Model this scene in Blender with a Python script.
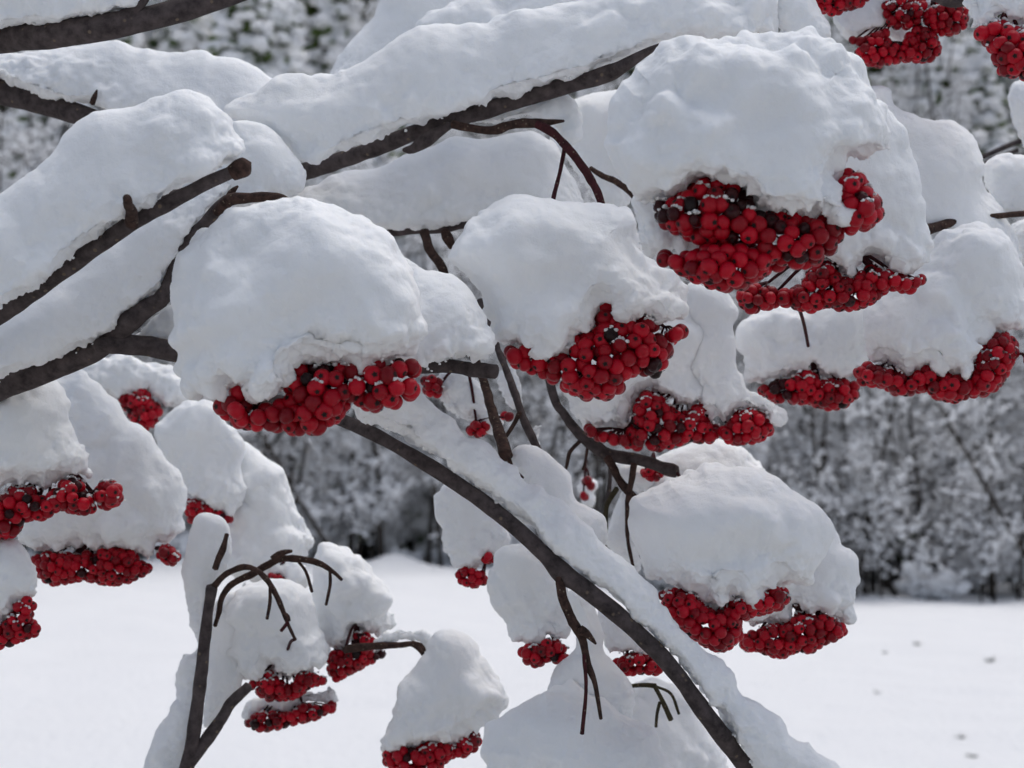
import bpy, math, random
import numpy as np
from mathutils import Vector, Matrix

random.seed(7)
RNG = np.random.default_rng(7)
for o in list(bpy.data.objects):
    bpy.data.objects.remove(o, do_unlink=True)
SC = bpy.context.scene
COL = SC.collection
R = math.radians

# ------------------------------------------------------------------ camera
FPX = 1400.0                      # focal length in pixels of a 1024 px wide picture
PITCH = R(6.0)
CAM = np.array([0.0, 0.0, 1.5])
cd = bpy.data.cameras.new("camera")
cam = bpy.data.objects.new("camera", cd)
COL.objects.link(cam)
cam.location = CAM
cam.rotation_euler = (R(90) + PITCH, 0, 0)
cd.sensor_width = 36.0
cd.lens = FPX / 1024 * 36.0
cd.clip_start = 0.02
cd.clip_end = 600
cd.dof.use_dof = True
cd.dof.focus_distance = 0.66
cd.dof.aperture_fstop = 15.0
SC.camera = cam
RIGHT = np.array([1.0, 0, 0])
FWD = np.array([0, math.cos(PITCH), math.sin(PITCH)])
UP = np.array([0, -math.sin(PITCH), math.cos(PITCH)])

# ------------------------------------------------------------------ light
SUN_EL, SUN_AZ = R(72), R(50)     # soft overcast light, brightest high beyond the tree on the right
w = bpy.data.worlds.new("World")
SC.world = w
w.use_nodes = True
nt = w.node_tree
sky = nt.nodes.new("ShaderNodeTexSky")
sky.sky_type = 'NISHITA'
sky.sun_disc = False
sky.sun_elevation = SUN_EL
sky.sun_rotation = SUN_AZ
sky.air_density = 0.9
sky.dust_density = 3.0
sky.ozone_density = 0.6
hsv = nt.nodes.new("ShaderNodeHueSaturation")   # cloud cover greys the sky
hsv.inputs['Saturation'].default_value = 0.72
nt.links.new(sky.outputs[0], hsv.inputs['Color'])
bg = nt.nodes['Background']
bg.inputs[1].default_value = 0.112
nt.links.new(hsv.outputs[0], bg.inputs[0])
sd = bpy.data.lights.new("sun", 'SUN')
sd.energy = 1.2
sd.angle = R(45)
sd.color = (1.0, 0.985, 0.96)
sun = bpy.data.objects.new("sun", sd)
COL.objects.link(sun)
sv = Vector((math.sin(SUN_AZ) * math.cos(SUN_EL), math.cos(SUN_AZ) * math.cos(SUN_EL), math.sin(SUN_EL)))
sun.rotation_euler = sv.to_track_quat('Z', 'Y').to_euler()
vs = SC.view_settings
vs.view_transform = 'Standard'
vs.look = 'None'
vs.exposure = 0.20
vs.gamma = 1.0
vs.use_curve_mapping = False
SC.cycles.max_bounces = 8
SC.cycles.diffuse_bounces = 6

# ------------------------------------------------------------------ numeric helpers
def ray(px, py):
    px = np.asarray(px, float); py = np.asarray(py, float)
    return (FWD + RIGHT * ((px - 512) / FPX)[..., None] + UP * ((384 - py) / FPX)[..., None])

def P(px, py, d):
    return CAM + ray(px, py) * np.asarray(d, float)[..., None]

def _hash(ix, iy, iz, seed):
    h = (ix * 374761393 + iy * 668265263 + iz * 2147483647 + seed * 974634777) & 0xffffffff
    h = ((h ^ (h >> 13)) * 1274126177) & 0xffffffff
    h = ((h ^ (h >> 16)) * 2246822519) & 0xffffffff
    return ((h ^ (h >> 15)) & 0xffffff) / float(0xffffff)

def vnoise(p, seed=0):
    """smooth value noise, -1..1; p is (n,3) in noise cells"""
    i = np.floor(p).astype(np.int64)
    f = p - i
    f = f * f * f * (f * (f * 6 - 15) + 10)
    out = 0
    for dx in (0, 1):
        wx = f[:, 0] if dx else 1 - f[:, 0]
        for dy in (0, 1):
            wy = f[:, 1] if dy else 1 - f[:, 1]
            for dz in (0, 1):
                wz = f[:, 2] if dz else 1 - f[:, 2]
                out = out + wx * wy * wz * _hash(i[:, 0] + dx, i[:, 1] + dy, i[:, 2] + dz, seed)
    return out * 2 - 1

GRAD = np.array([(1, 1, 0), (-1, 1, 0), (1, -1, 0), (-1, -1, 0), (1, 0, 1), (-1, 0, 1), (1, 0, -1), (-1, 0, -1), (0, 1, 1), (0, -1, 1), (0, 1, -1), (0, -1, -1)], float)
ROT = np.array([[0.36, 0.48, -0.8], [-0.8, 0.60, 0.0], [0.48, 0.64, 0.60]])

def gnoise(p, seed=0):
    """gradient noise on a turned lattice, about -1..1"""
    p = p @ ROT.T + seed * 3.17
    i = np.floor(p).astype(np.int64)
    f = p - i
    w_ = f * f * f * (f * (f * 6 - 15) + 10)
    out = 0
    for dx in (0, 1):
        for dy in (0, 1):
            for dz in (0, 1):
                g = GRAD[(_hash(i[:, 0] + dx, i[:, 1] + dy, i[:, 2] + dz, seed) * 11.999).astype(int)]
                dot = g[:, 0] * (f[:, 0] - dx) + g[:, 1] * (f[:, 1] - dy) + g[:, 2] * (f[:, 2] - dz)
                out = out + dot * (w_[:, 0] if dx else 1 - w_[:, 0]) * (w_[:, 1] if dy else 1 - w_[:, 1]) * (w_[:, 2] if dz else 1 - w_[:, 2])
    return out

def puffs(p, seed=0, k=6.5):
    """rounded cells with soft valleys between them: about -0.5 (valley) .. 0.5 (top)"""
    p = p @ ROT.T + seed * 1.7
    i = np.floor(p).astype(np.int64)
    acc = np.zeros(len(p))
    for dx in (-1, 0, 1):
        for dy in (-1, 0, 1):
            for dz in (-1, 0, 1):
                a, b, c = i[:, 0] + dx, i[:, 1] + dy, i[:, 2] + dz
                q = np.stack([a + _hash(a, b, c, seed), b + _hash(a, b, c, seed + 1), c + _hash(a, b, c, seed + 2)], 1)
                acc += np.exp(-k * np.sqrt(((p - q) ** 2).sum(1)))
    return 0.36 + np.log(acc + 1e-9) / k

def mesh_from(name, V, F, mats, midx=None, smooth=True):
    """V (n,3); F (m,k) array of faces of one size, or a list of such arrays"""
    me = bpy.data.meshes.new(name)
    V = np.asarray(V, np.float32)
    Fs = F if isinstance(F, list) else [F]
    Fs = [np.asarray(f, np.int32) for f in Fs if len(f)]
    me.vertices.add(len(V))
    me.vertices.foreach_set("co", V.ravel())
    loops = np.concatenate([f.ravel() for f in Fs])
    cnt = np.concatenate([np.full(len(f), f.shape[1], np.int32) for f in Fs])
    start = np.concatenate([[0], np.cumsum(cnt)[:-1]]).astype(np.int32)
    me.loops.add(len(loops))
    me.loops.foreach_set("vertex_index", loops)
    me.polygons.add(len(cnt))
    me.polygons.foreach_set("loop_start", start)
    me.polygons.foreach_set("loop_total", cnt)
    if midx is not None:
        me.polygons.foreach_set("material_index", np.asarray(midx, np.int32))
    me.polygons.foreach_set("use_smooth", np.full(len(cnt), smooth, bool))
    for m in (mats if isinstance(mats, (list, tuple)) else [mats]):
        me.materials.append(m)
    me.update(calc_edges=True)
    me.validate()
    return me

def obj(name, me, parent=None, loc=None):
    o = bpy.data.objects.new(name, me)
    COL.objects.link(o)
    if loc is not None:
        o.location = loc
    if parent is not None:
        o.parent = parent
    return o

def tag(o, label=None, cat=None, group=None, kind=None):
    if label: o["label"] = label
    if cat: o["category"] = cat
    if group: o["group"] = group
    if kind: o["kind"] = kind
    return o

def empty(name, loc):
    o = bpy.data.objects.new(name, None)
    o.empty_display_size = 0.02
    COL.objects.link(o)
    o.location = loc
    return o

class MB:
    """collects shapes for ONE mesh"""
    def __init__(self):
        self.v, self.f, self.m, self.n = [], [], [], 0
    def add(self, V, F, mat=0):
        V = np.asarray(V, float); F = np.asarray(F, int)
        self.v.append(V); self.f.append(F + self.n); self.m.append(np.full(len(F), mat)); self.n += len(V)
    def mesh(self, name, mats, smooth=True, origin=None):
        V = np.concatenate(self.v)
        if origin is not None:
            V = V - np.asarray(origin)
        return mesh_from(name, V, self.f, mats, np.concatenate(self.m), smooth)

def spline(pts, step):
    """Catmull-Rom through rows of pts (any number of columns), sampled about every `step` (first three columns)"""
    pts = np.asarray(pts, float)
    if len(pts) == 2:
        n = max(2, int(np.linalg.norm(pts[1, :3] - pts[0, :3]) / step))
        t = np.linspace(0, 1, n + 1)[:, None]
        return pts[0] * (1 - t) + pts[1] * t
    q = np.vstack([2 * pts[0] - pts[1], pts, 2 * pts[-1] - pts[-2]])
    out = []
    for i in range(len(pts) - 1):
        a, b, c, d = q[i:i + 4]
        n = max(2, int(np.linalg.norm(c[:3] - b[:3]) / step))
        t = (np.arange(n) / n)[:, None]
        out.append(0.5 * (2 * b + (c - a) * t + (2 * a - 5 * b + 4 * c - d) * t ** 2 + (3 * b - a - 3 * c + d) * t ** 3))
    out.append(pts[-1:])
    return np.vstack(out)

def tube(pts, rad, n=10, cap=True, rough=0.0, freq=200.0, seed=0, round_end=False):
    """pts (k,3), rad (k,) -> V, F quads (+ end caps as quads fan collapsed)"""
    pts = np.asarray(pts, float); rad = np.asarray(rad, float)
    k = len(pts)
    tan = np.gradient(pts, axis=0)
    tan /= np.linalg.norm(tan, axis=1)[:, None] + 1e-12
    ref = np.array([0, 0, 1.0]) if abs(tan[0, 2]) < 0.9 else np.array([1.0, 0, 0])
    u = np.cross(tan[0], ref); u /= np.linalg.norm(u)
    V = []
    ang = np.arange(n) * 2 * math.pi / n
    for i in range(k):
        u = u - tan[i] * np.dot(u, tan[i]); u /= np.linalg.norm(u)
        v = np.cross(tan[i], u)
        V.append(pts[i] + rad[i] * (np.cos(ang)[:, None] * u + np.sin(ang)[:, None] * v))
    V = np.array(V)
    if rough:
        nz = vnoise(V.reshape(-1, 3) * freq, seed) + 0.5 * vnoise(V.reshape(-1, 3) * freq * 2.3, seed + 5)
        V = pts[:, None, :] + (V - pts[:, None, :]) * (1 + rough * nz.reshape(k, n, 1))
    V = V.reshape(-1, 3)
    F = []
    for i in range(k - 1):
        a = i * n
        for j in range(n):
            j2 = (j + 1) % n
            F.append((a + j, a + j2, a + n + j2, a + n + j))
    if cap:
        V = np.vstack([V, pts[0] - tan[0] * rad[0] * (0.5 if round_end else 0.05), pts[-1] + tan[-1] * rad[-1] * (0.5 if round_end else 0.05)])
        c0, c1 = k * n, k * n + 1
        for j in range(0, n, 2):
            F.append((c0, (j + 2) % n, (j + 1) % n, j))
            b = (k - 1) * n
            F.append((c1, b + j, b + (j + 1) % n, b + (j + 2) % n))
    return V, np.array(F)

def uvsphere(nu=12, nv=8):
    V = [(0, 0, 1.0)]
    for i in range(1, nv):
        t = math.pi * i / nv
        for j in range(nu):
            p = 2 * math.pi * j / nu
            V.append((math.sin(t) * math.cos(p), math.sin(t) * math.sin(p), math.cos(t)))
    V.append((0, 0, -1.0))
    T, Q = [], []
    for j in range(nu):
        T.append((0, 1 + j, 1 + (j + 1) % nu))
        b = 1 + (nv - 2) * nu
        T.append((len(V) - 1, b + (j + 1) % nu, b + j))
    for i in range(nv - 2):
        for j in range(nu):
            a = 1 + i * nu
            Q.append((a + j, a + nu + j, a + nu + (j + 1) % nu, a + (j + 1) % nu))
    return np.array(V), np.array(T), np.array(Q)

# ------------------------------------------------------------------ materials
def mat(name):
    m = bpy.data.materials.new(name)
    m.use_nodes = True
    t = m.node_tree
    return m, t, t.nodes['Principled BSDF']

def N(t, kind, **kw):
    n = t.nodes.new(kind)
    for k, v in kw.items():
        if k in n.inputs: n.inputs[k].default_value = v
        else: setattr(n, k, v)
    return n

def ramp(t, fac, stops):
    r = t.nodes.new("ShaderNodeValToRGB")
    e = r.color_ramp.elements
    e[0].position, e[0].color = stops[0][0], (*stops[0][1], 1)
    e[1].position, e[1].color = stops[-1][0], (*stops[-1][1], 1)
    for p, c in stops[1:-1]:
        x = e.new(p); x.color = (*c, 1)
    t.links.new(fac, r.inputs[0])
    return r

def snow_material(name, scale=1.0, sss=True, bump=0.35):
    m, t, b = mat(name)
    L = t.links.new
    tc = N(t, "ShaderNodeTexCoord")
    b.inputs['Base Color'].default_value = (0.90, 0.915, 0.93, 1)
    b.inputs['Roughness'].default_value = 0.75
    b.inputs['Specular IOR Level'].default_value = 0.15
    if sss:
        b.inputs['Subsurface Weight'].default_value = 0.7
        b.inputs['Subsurface Radius'].default_value = (1.0, 1.05, 1.15)
        b.inputs['Subsurface Scale'].default_value = 0.0045
    n1 = N(t, "ShaderNodeTexNoise", Scale=900 * scale, Detail=3.0, Roughness=0.7)
    n2 = N(t, "ShaderNodeTexNoise", Scale=260 * scale, Detail=3.0, Roughness=0.6)
    L(tc.outputs['Object'], n1.inputs['Vector']); L(tc.outputs['Object'], n2.inputs['Vector'])
    ad = N(t, "ShaderNodeMath", operation='ADD')
    L(n1.outputs[0], ad.inputs[0]); L(n2.outputs[0], ad.inputs[1])
    bp = N(t, "ShaderNodeBump", Strength=bump, Distance=0.0012 / scale)
    L(ad.outputs[0], bp.inputs['Height'])
    L(bp.outputs[0], b.inputs['Normal'])
    return m

def bark_material(name, c0, c1, sc=1.0):
    m, t, b = mat(name)
    L = t.links.new
    tc = N(t, "ShaderNodeTexCoord")
    n1 = N(t, "ShaderNodeTexNoise", Scale=160 * sc, Detail=5.0, Roughness=0.65)
    L(tc.outputs['Object'], n1.inputs['Vector'])
    r1 = ramp(t, n1.outputs[0], [(0.3, c0), (0.7, c1)])
    vo = N(t, "ShaderNodeTexVoronoi", Scale=150 * sc)           # pale lenticels
    L(tc.outputs['Object'], vo.inputs['Vector'])
    r2 = ramp(t, vo.outputs['Distance'], [(0.10, (1, 1, 1)), (0.17, (0, 0, 0))])
    mx = N(t, "ShaderNodeMix", data_type='RGBA')
    L(r2.outputs[0], mx.inputs[0]); L(r1.outputs[0], mx.inputs[6])
    mx.inputs[7].default_value = (0.15, 0.115, 0.085, 1)
    L(mx.outputs[2], b.inputs['Base Color'])
    b.inputs['Roughness'].default_value = 1.0
    b.inputs['Specular IOR Level'].default_value = 0.3
    bp = N(t, "ShaderNodeBump", Strength=0.5, Distance=0.0008 / sc)
    L(n1.outputs[0], bp.inputs['Height']); L(bp.outputs[0], b.inputs['Normal'])
    return m

M_SNOW = snow_material("fresh_snow")
M_BARK = bark_material("dark_grey_bark", (0.030, 0.024, 0.024), (0.110, 0.088, 0.086))
M_TWIG = bark_material("brown_twig_bark", (0.018, 0.011, 0.009), (0.085, 0.048, 0.038), 2.0)
M_RED_TWIG = bark_material("maroon_stalk_bark", (0.030, 0.008, 0.010), (0.075, 0.020, 0.022), 2.0)
M_OLIVE = bark_material("olive_stalk_bark", (0.030, 0.025, 0.014), (0.075, 0.062, 0.034), 2.0)

def berry_material(name, lo, hi):
    m, t, b = mat(name)
    L = t.links.new
    oi = N(t, "ShaderNodeObjectInfo")
    tc = N(t, "ShaderNodeTexCoord")
    r = ramp(t, oi.outputs['Random'], [(0.0, lo), (0.35, tuple(0.5 * (a + c) for a, c in zip(lo, hi))), (1.0, hi)])
    n1 = N(t, "ShaderNodeTexNoise", Scale=420.0, Detail=3.0, Roughness=0.6)
    L(tc.outputs['Object'], n1.inputs['Vector'])
    rr = ramp(t, n1.outputs[0], [(0.35, (0.62, 0.62, 0.62)), (0.62, (1.1, 1.1, 1.1))])
    mx = N(t, "ShaderNodeMix", data_type='RGBA', blend_type='MULTIPLY')
    mx.inputs[0].default_value = 0.8
    L(r.outputs[0], mx.inputs[6]); L(rr.outputs[0], mx.inputs[7])
    L(mx.outputs[2], b.inputs['Base Color'])
    r3 = ramp(t, n1.outputs[0], [(0.3, (0.2,) * 3), (0.7, (0.42,) * 3)])
    L(r3.outputs[0], b.inputs['Roughness'])
    b.inputs['Specular IOR Level'].default_value = 0.24
    bp = N(t, "ShaderNodeBump", Strength=0.25, Distance=0.0006)
    L(n1.outputs[0], bp.inputs['Height']); L(bp.outputs[0], b.inputs['Normal'])
    return m

M_BERRY = berry_material("ripe_red_berry_skin", (0.18, 0.001, 0.006), (0.56, 0.003, 0.019))
M_DARK_BERRY = berry_material("withered_dark_berry_skin", (0.008, 0.003, 0.003), (0.05, 0.004, 0.006))
M_CALYX, _t, _b = mat("black_calyx")
_b.inputs['Base Color'].default_value = (0.022, 0.008, 0.007, 1); _b.inputs['Roughness'].default_value = 0.8

# ------------------------------------------------------------------ ground
def ground_z(x, y):
    def ss(a, b, v):
        t = np.clip((v - a) / (b - a), 0, 1); return t * t * (3 - 2 * t)
    p = np.stack([x, y, np.zeros_like(x)], -1).reshape(-1, 3)
    und = (0.05 * gnoise(p * 0.12, 3) + 0.10 * gnoise(p * 0.45, 4) + 0.05 * gnoise(p * 1.3, 5) + 0.012 * gnoise(p * 3.4, 6)).reshape(x.shape)
    rise = 0.80 * ss(5.0, -2.0, x) * ss(16, 33, y)
    mound = 0.30 * np.exp(-(((x + 2.55) / 0.6) ** 2 + ((y - 31.6) / 1.0) ** 2))
    bank = 0.22 * np.clip(gnoise(np.stack([x * 0.8, 0 * x, 0 * x], -1).reshape(-1, 3), 8).reshape(x.shape) + .15, 0, 1) * np.exp(-((y - 32.2) / 1.3) ** 2)
    return und * ss(0, 6, y) - 0.05 + rise + mound + bank

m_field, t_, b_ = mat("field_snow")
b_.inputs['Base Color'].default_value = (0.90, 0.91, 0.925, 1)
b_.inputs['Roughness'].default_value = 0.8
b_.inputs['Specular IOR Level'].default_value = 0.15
tc_ = N(t_, "ShaderNodeTexCoord"); n_ = N(t_, "ShaderNodeTexNoise", Scale=9.0, Detail=6.0, Roughness=0.7)
t_.links.new(tc_.outputs['Object'], n_.inputs['Vector'])
bp_ = N(t_, "ShaderNodeBump", Strength=0.6, Distance=0.10)
t_.links.new(n_.outputs[0], bp_.inputs['Height']); t_.links.new(bp_.outputs[0], b_.inputs['Normal'])

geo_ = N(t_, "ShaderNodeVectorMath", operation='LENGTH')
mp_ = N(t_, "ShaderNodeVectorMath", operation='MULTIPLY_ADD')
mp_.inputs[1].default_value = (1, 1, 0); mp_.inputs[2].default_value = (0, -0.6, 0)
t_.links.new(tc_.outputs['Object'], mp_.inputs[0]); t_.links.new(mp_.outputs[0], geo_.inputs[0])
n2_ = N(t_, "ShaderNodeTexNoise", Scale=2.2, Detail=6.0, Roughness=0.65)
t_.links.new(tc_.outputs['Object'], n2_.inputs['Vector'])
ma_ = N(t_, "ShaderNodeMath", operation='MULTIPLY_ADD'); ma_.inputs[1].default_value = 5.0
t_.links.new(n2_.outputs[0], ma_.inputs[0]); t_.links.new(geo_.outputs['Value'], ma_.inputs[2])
r_bounce_cut = ramp(t_, ma_.outputs[0], [(0.0, (0.30, 0.295, 0.28)), (0.62, (0.40, 0.395, 0.38)), (0.70, (0.90, 0.91, 0.925)), (1.0, (0.90, 0.91, 0.925))])  # added dark ground around the camera, out of view, cuts bounce light on caps
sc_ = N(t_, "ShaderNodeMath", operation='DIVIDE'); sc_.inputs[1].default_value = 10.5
t_.links.new(ma_.outputs[0], sc_.inputs[0]); t_.links.new(sc_.outputs[0], r_bounce_cut.inputs[0])
t_.links.new(r_bounce_cut.outputs[0], b_.inputs['Base Color'])

gx = np.concatenate([np.linspace(-150, -22, 24), np.linspace(-21, 21, 211), np.linspace(22, 150, 24)])
gy = np.concatenate([np.linspace(-40, -1, 14), np.linspace(0, 40, 201), np.linspace(42, 250, 50)])
GX, GY = np.meshgrid(gx, gy, indexing='ij')
GZ = ground_z(GX, GY)
ni, nj = GX.shape
I, J = np.meshgrid(np.arange(ni - 1), np.arange(nj - 1), indexing='ij')
a_ = (I * nj + J).ravel()
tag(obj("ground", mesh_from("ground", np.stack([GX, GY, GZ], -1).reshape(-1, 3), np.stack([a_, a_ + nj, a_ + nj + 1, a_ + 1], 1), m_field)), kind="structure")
def gz(x, y):
    return float(ground_z(np.array([[float(x)]]), np.array([[float(y)]]))[0, 0])

# ------------------------------------------------------------------ wood edge
M_FSNOW, t_, b_ = mat("snow_on_trees")
b_.inputs['Base Color'].default_value = (0.92, 0.925, 0.935, 1); b_.inputs['Roughness'].default_value = 0.85
def foliage(name, c0, c1):
    m, t, b = mat(name)
    tc = N(t, "ShaderNodeTexCoord"); n = N(t, "ShaderNodeTexNoise", Scale=1.6, Detail=4.0)
    t.links.new(tc.outputs['Object'], n.inputs['Vector'])
    r = ramp(t, n.outputs[0], [(0.35, c0), (0.65, c1)])
    t.links.new(r.outputs[0], b.inputs['Base Color'])
    b.inputs['Roughness'].default_value = 0.7
    return m
M_NEEDLE = foliage("spruce_needles", (0.060, 0.100, 0.022), (0.115, 0.160, 0.040))
M_TBARK = bark_material("tree_bark", (0.022, 0.018, 0.015), (0.07, 0.058, 0.048), 0.02)
M_TTWIG = bark_material("tree_twig_bark", (0.06, 0.052, 0.046), (0.15, 0.135, 0.12), 0.02)

ICO_V, ICO_T, ICO_Q = uvsphere(6, 4)
def blobs(mb, C, S, m, rng):
    """soft flattened lumps: C (n,3) centres, S (n,3) half sizes"""
    n = len(C); k = len(ICO_V)
    jit = 1 + 0.28 * rng.uniform(-1, 1, (n, k, 1))
    rz = rng.uniform(0, 2 * math.pi, n)
    V = ICO_V[None] * jit * S[:, None, :]
    c, s = np.cos(rz)[:, None], np.sin(rz)[:, None]
    V = np.stack([V[..., 0] * c - V[..., 1] * s, V[..., 0] * s + V[..., 1] * c, V[..., 2]], -1) + C[:, None, :]
    off = (np.arange(n) * k)[:, None, None]
    mb.add(V.reshape(-1, 3), (ICO_Q[None] + off).reshape(-1, 4), m)
    mb.add(np.zeros((0, 3)), np.zeros((0, 4), int), m)
    base = mb.n - n * k
    T = (ICO_T[None] + off).reshape(-1, 3)
    mb.f.append(T + base); mb.m.append(np.full(len(T), m))

def cards(mb, C, A, B, m):
    """quads centred C with half-axes A, B"""
    V = np.stack([C - A - B, C + A - B, C + A + B, C - A + B], 1)
    F = np.arange(len(C) * 4).reshape(-1, 4)
    mb.add(V.reshape(-1, 3), F, m)

def unit(v): return v / (np.linalg.norm(v, axis=-1, keepdims=True) + 1e-9)

def spruce_meshes(h, r, seed, snowy=1.0):
    rng = np.random.default_rng(seed)
    tb = MB()
    pts = np.array([[0.02 * h * math.sin(i) * 0.2, 0.01 * h * math.cos(2 * i) * 0.2, h * i / 8] for i in range(9)])
    V, F = tube(pts, np.linspace(0.012 * h + 0.04, 0.012, 9), 7, True, 0.1, 2.0, seed)
    tb.add(V, F)
    cb = MB()
    z = 0.05 * h
    Cn, An, Bn, Cs, Ss = [], [], [], [], []
    while z < h * 0.985:
        f = 1 - z / h
        nb = rng.integers(5, 8) if f > 0.2 else 4
        a0 = rng.uniform(0, 6.28)
        for b in range(nb):
            a = a0 + b * 6.283 / nb + rng.uniform(-.35, .35)
            L = r * (f ** 0.8) * rng.uniform(0.6, 1.12) + 0.15
            ns = max(2, int(L / 0.34))
            droop = rng.uniform(0.22, 0.5)
            for s in range(ns):
                q = (s + 0.7) / ns
                rad = q * L
                c = np.array([math.cos(a) * rad, math.sin(a) * rad, z - droop * L * q * q + 0.05 * L * q])
                wd = (0.34 * (1 - q) + 0.16) * (0.6 + 0.4 * f) * rng.uniform(.8, 1.3)
                d = np.array([math.cos(a), math.sin(a), -droop * 1.2 * q]); d /= np.linalg.norm(d)
                sd_ = np.array([-math.sin(a), math.cos(a), rng.uniform(-.3, .3)])
                for kk in range(2):
                    off = sd_ * rng.uniform(-1, 1) * wd + np.array([0, 0, rng.uniform(-.16, .04)])
                    tip = rng.normal(0, .35, 3)
                    Cn.append(c + off); An.append((d + tip) * 0.22 * rng.uniform(.7, 1.3)); Bn.append((sd_ * 0.6 + rng.normal(0, .5, 3)) * 0.11)
                for _k in range(1 + (rng.uniform() < .7)):
                    Cs.append(c + np.array([0, 0, 0.05 + .08 * rng.uniform(-1, 1)]) + sd_ * rng.uniform(-1, 1) * wd + d * rng.uniform(-.1, .2))
                    Ss.append(np.array([0.40, 0.30, 0.19]) * rng.uniform(.55, 1.3) * (0.6 + 0.5 * f))
        z += rng.uniform(0.28, 0.46) * (0.55 + 0.6 * f)
    cards(cb, np.array(Cn), np.array(An), np.array(Bn), 0)
    blobs(cb, np.array(Cs), np.array(Ss), 1, rng)
    return tb.mesh("trunk", [M_TBARK]), cb.mesh("crown", [M_NEEDLE, M_FSNOW], False)

def bare_meshes(h, seed, spread=0.5, dens=1.0, fmin=0.10):
    rng = np.random.default_rng(seed)
    tb, cb = MB(), MB()
    lean = rng.uniform(-.16, .16, 2)
    n = 9
    tt = np.linspace(0, 1, n)
    pts = np.stack([lean[0] * h * tt + 0.05 * np.sin(tt * 7 + seed), lean[1] * h * tt + 0.05 * np.cos(tt * 5), h * tt], 1)
    rb = 0.0050 * h + 0.012
    V, F = tube(pts, rb * (1 - 0.85 * tt), 7, True, 0.08, 3.0, seed); tb.add(V, F)
    Cs, Ss, Ct, At, Bt = [], [], [], [], []
    def snow_line(p, q, w_, every=0.17, prob=.8):
        m_ = max(1, int(np.linalg.norm(q - p) / every))
        for i in range(m_):
            if rng.uniform() < prob:
                Cs.append(p + (q - p) * (i + rng.uniform()) / m_ + np.array([0, 0, w_ * .6]))
                k = rng.uniform(.6, 1.5)
                Ss.append(np.array([w_ * 1.9, w_ * 1.3, w_]) * k)
    nl = int(26 * dens * (h / 6))
    for i in range(nl):
        f = rng.uniform(fmin, 0.97)
        base = np.array([np.interp(f, tt, pts[:, k]) for k in range(3)])
        a = rng.uniform(0, 6.283)
        L = spread * h * 0.42 * (1.05 - f) * rng.uniform(.6, 1.3) + 0.45
        el = rng.uniform(0.1, 1.0)
        d = np.array([math.cos(a) * math.cos(el), math.sin(a) * math.cos(el), math.sin(el)])
        end = base + d * L; end[2] -= rng.uniform(0, .35) * L
        mid = base + d * L * 0.55
        lp = spline([base, mid, end], 0.3)
        V, F = tube(lp, np.linspace(rb * 0.3 * (1.1 - f) + .008, 0.006, len(lp)), 5, False); cb.add(V, F, 0)
        for p, q in zip(lp[:-1], lp[1:]): snow_line(p, q, 0.034, .13)
        for s in range(int(6 * dens * L / 1.0) + 3):
            g = rng.uniform(.15, 1)
            b0 = lp[min(len(lp) - 1, int(g * (len(lp) - 1)))]
            d2 = unit(d * .5 + rng.normal(0, .6, 3) + np.array([0, 0, .15]))
            l2 = rng.uniform(.25, .75)
            e2 = b0 + d2 * l2
            perp = unit(np.cross(d2, rng.normal(0, 1, 3)))
            Ct.append((b0 + e2) / 2); At.append(d2 * l2 / 2); Bt.append(perp * 0.010)
            snow_line(b0, e2, 0.025, .09, .72)
    cards(cb, np.array(Ct), np.array(At), np.array(Bt), 0)
    blobs(cb, np.array(Cs), np.array(Ss), 1, rng)
    return tb.mesh("trunk", [M_TBARK]), cb.mesh("crown", [M_TTWIG, M_FSNOW], False)

def shrub_meshes(h, seed):
    rng = np.random.default_rng(seed)
    sb, cb = MB(), MB()
    Cs, Ss, Ct, At, Bt = [], [], [], [], []
    for i in range(26):
        a = rng.uniform(0, 6.283); el = rng.uniform(.5, 1.45)
        L = h * rng.uniform(.6, 1.1)
        d = np.array([math.cos(a) * math.cos(el), math.sin(a) * math.cos(el), math.sin(el)])
        b0 = np.array([math.cos(a) * .2 * h * rng.uniform(), math.sin(a) * .2 * h * rng.uniform(), -0.05])
        lp = spline([b0, b0 + d * L * .6, b0 + d * L + np.array([math.cos(a), math.sin(a), -.7]) * .2 * L], .2)
        V, F = tube(lp, np.linspace(.013, .005, len(lp)), 5, False); sb.add(V, F)
        for s in range(9):
            g = lp[rng.integers(1, len(lp))]
            d2 = unit(d + rng.normal(0, .7, 3)); l2 = rng.uniform(.12, .4) * h
            Ct.append(g + d2 * l2 / 2); At.append(d2 * l2 / 2); Bt.append(unit(np.cross(d2, rng.normal(0, 1, 3))) * .009)
            for q in range(3):
                Cs.append(g + d2 * l2 * rng.uniform() + np.array([0, 0, .03])); Ss.append(np.array([.09, .07, .045]) * rng.uniform(.6, 1.6))
    cards(cb, np.array(Ct), np.array(At), np.array(Bt), 0)
    blobs(cb, np.array(Cs), np.array(Ss), 1, rng)
    return sb.mesh("stem", [M_TTWIG]), cb.mesh("crown", [M_TTWIG, M_FSNOW], False)

def plant(name, names, protos, k, x, y, rz, sc, label, cat, group):
    e = empty(name, (x, y, gz(x, y) - 0.03))
    e.rotation_euler = (0, 0, rz); e.scale = (sc, sc, sc)
    tag(e, label, cat, group)
    for nm, me in zip(names, protos[k % len(protos)]):
        obj(nm, me, e)
    return e

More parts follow.
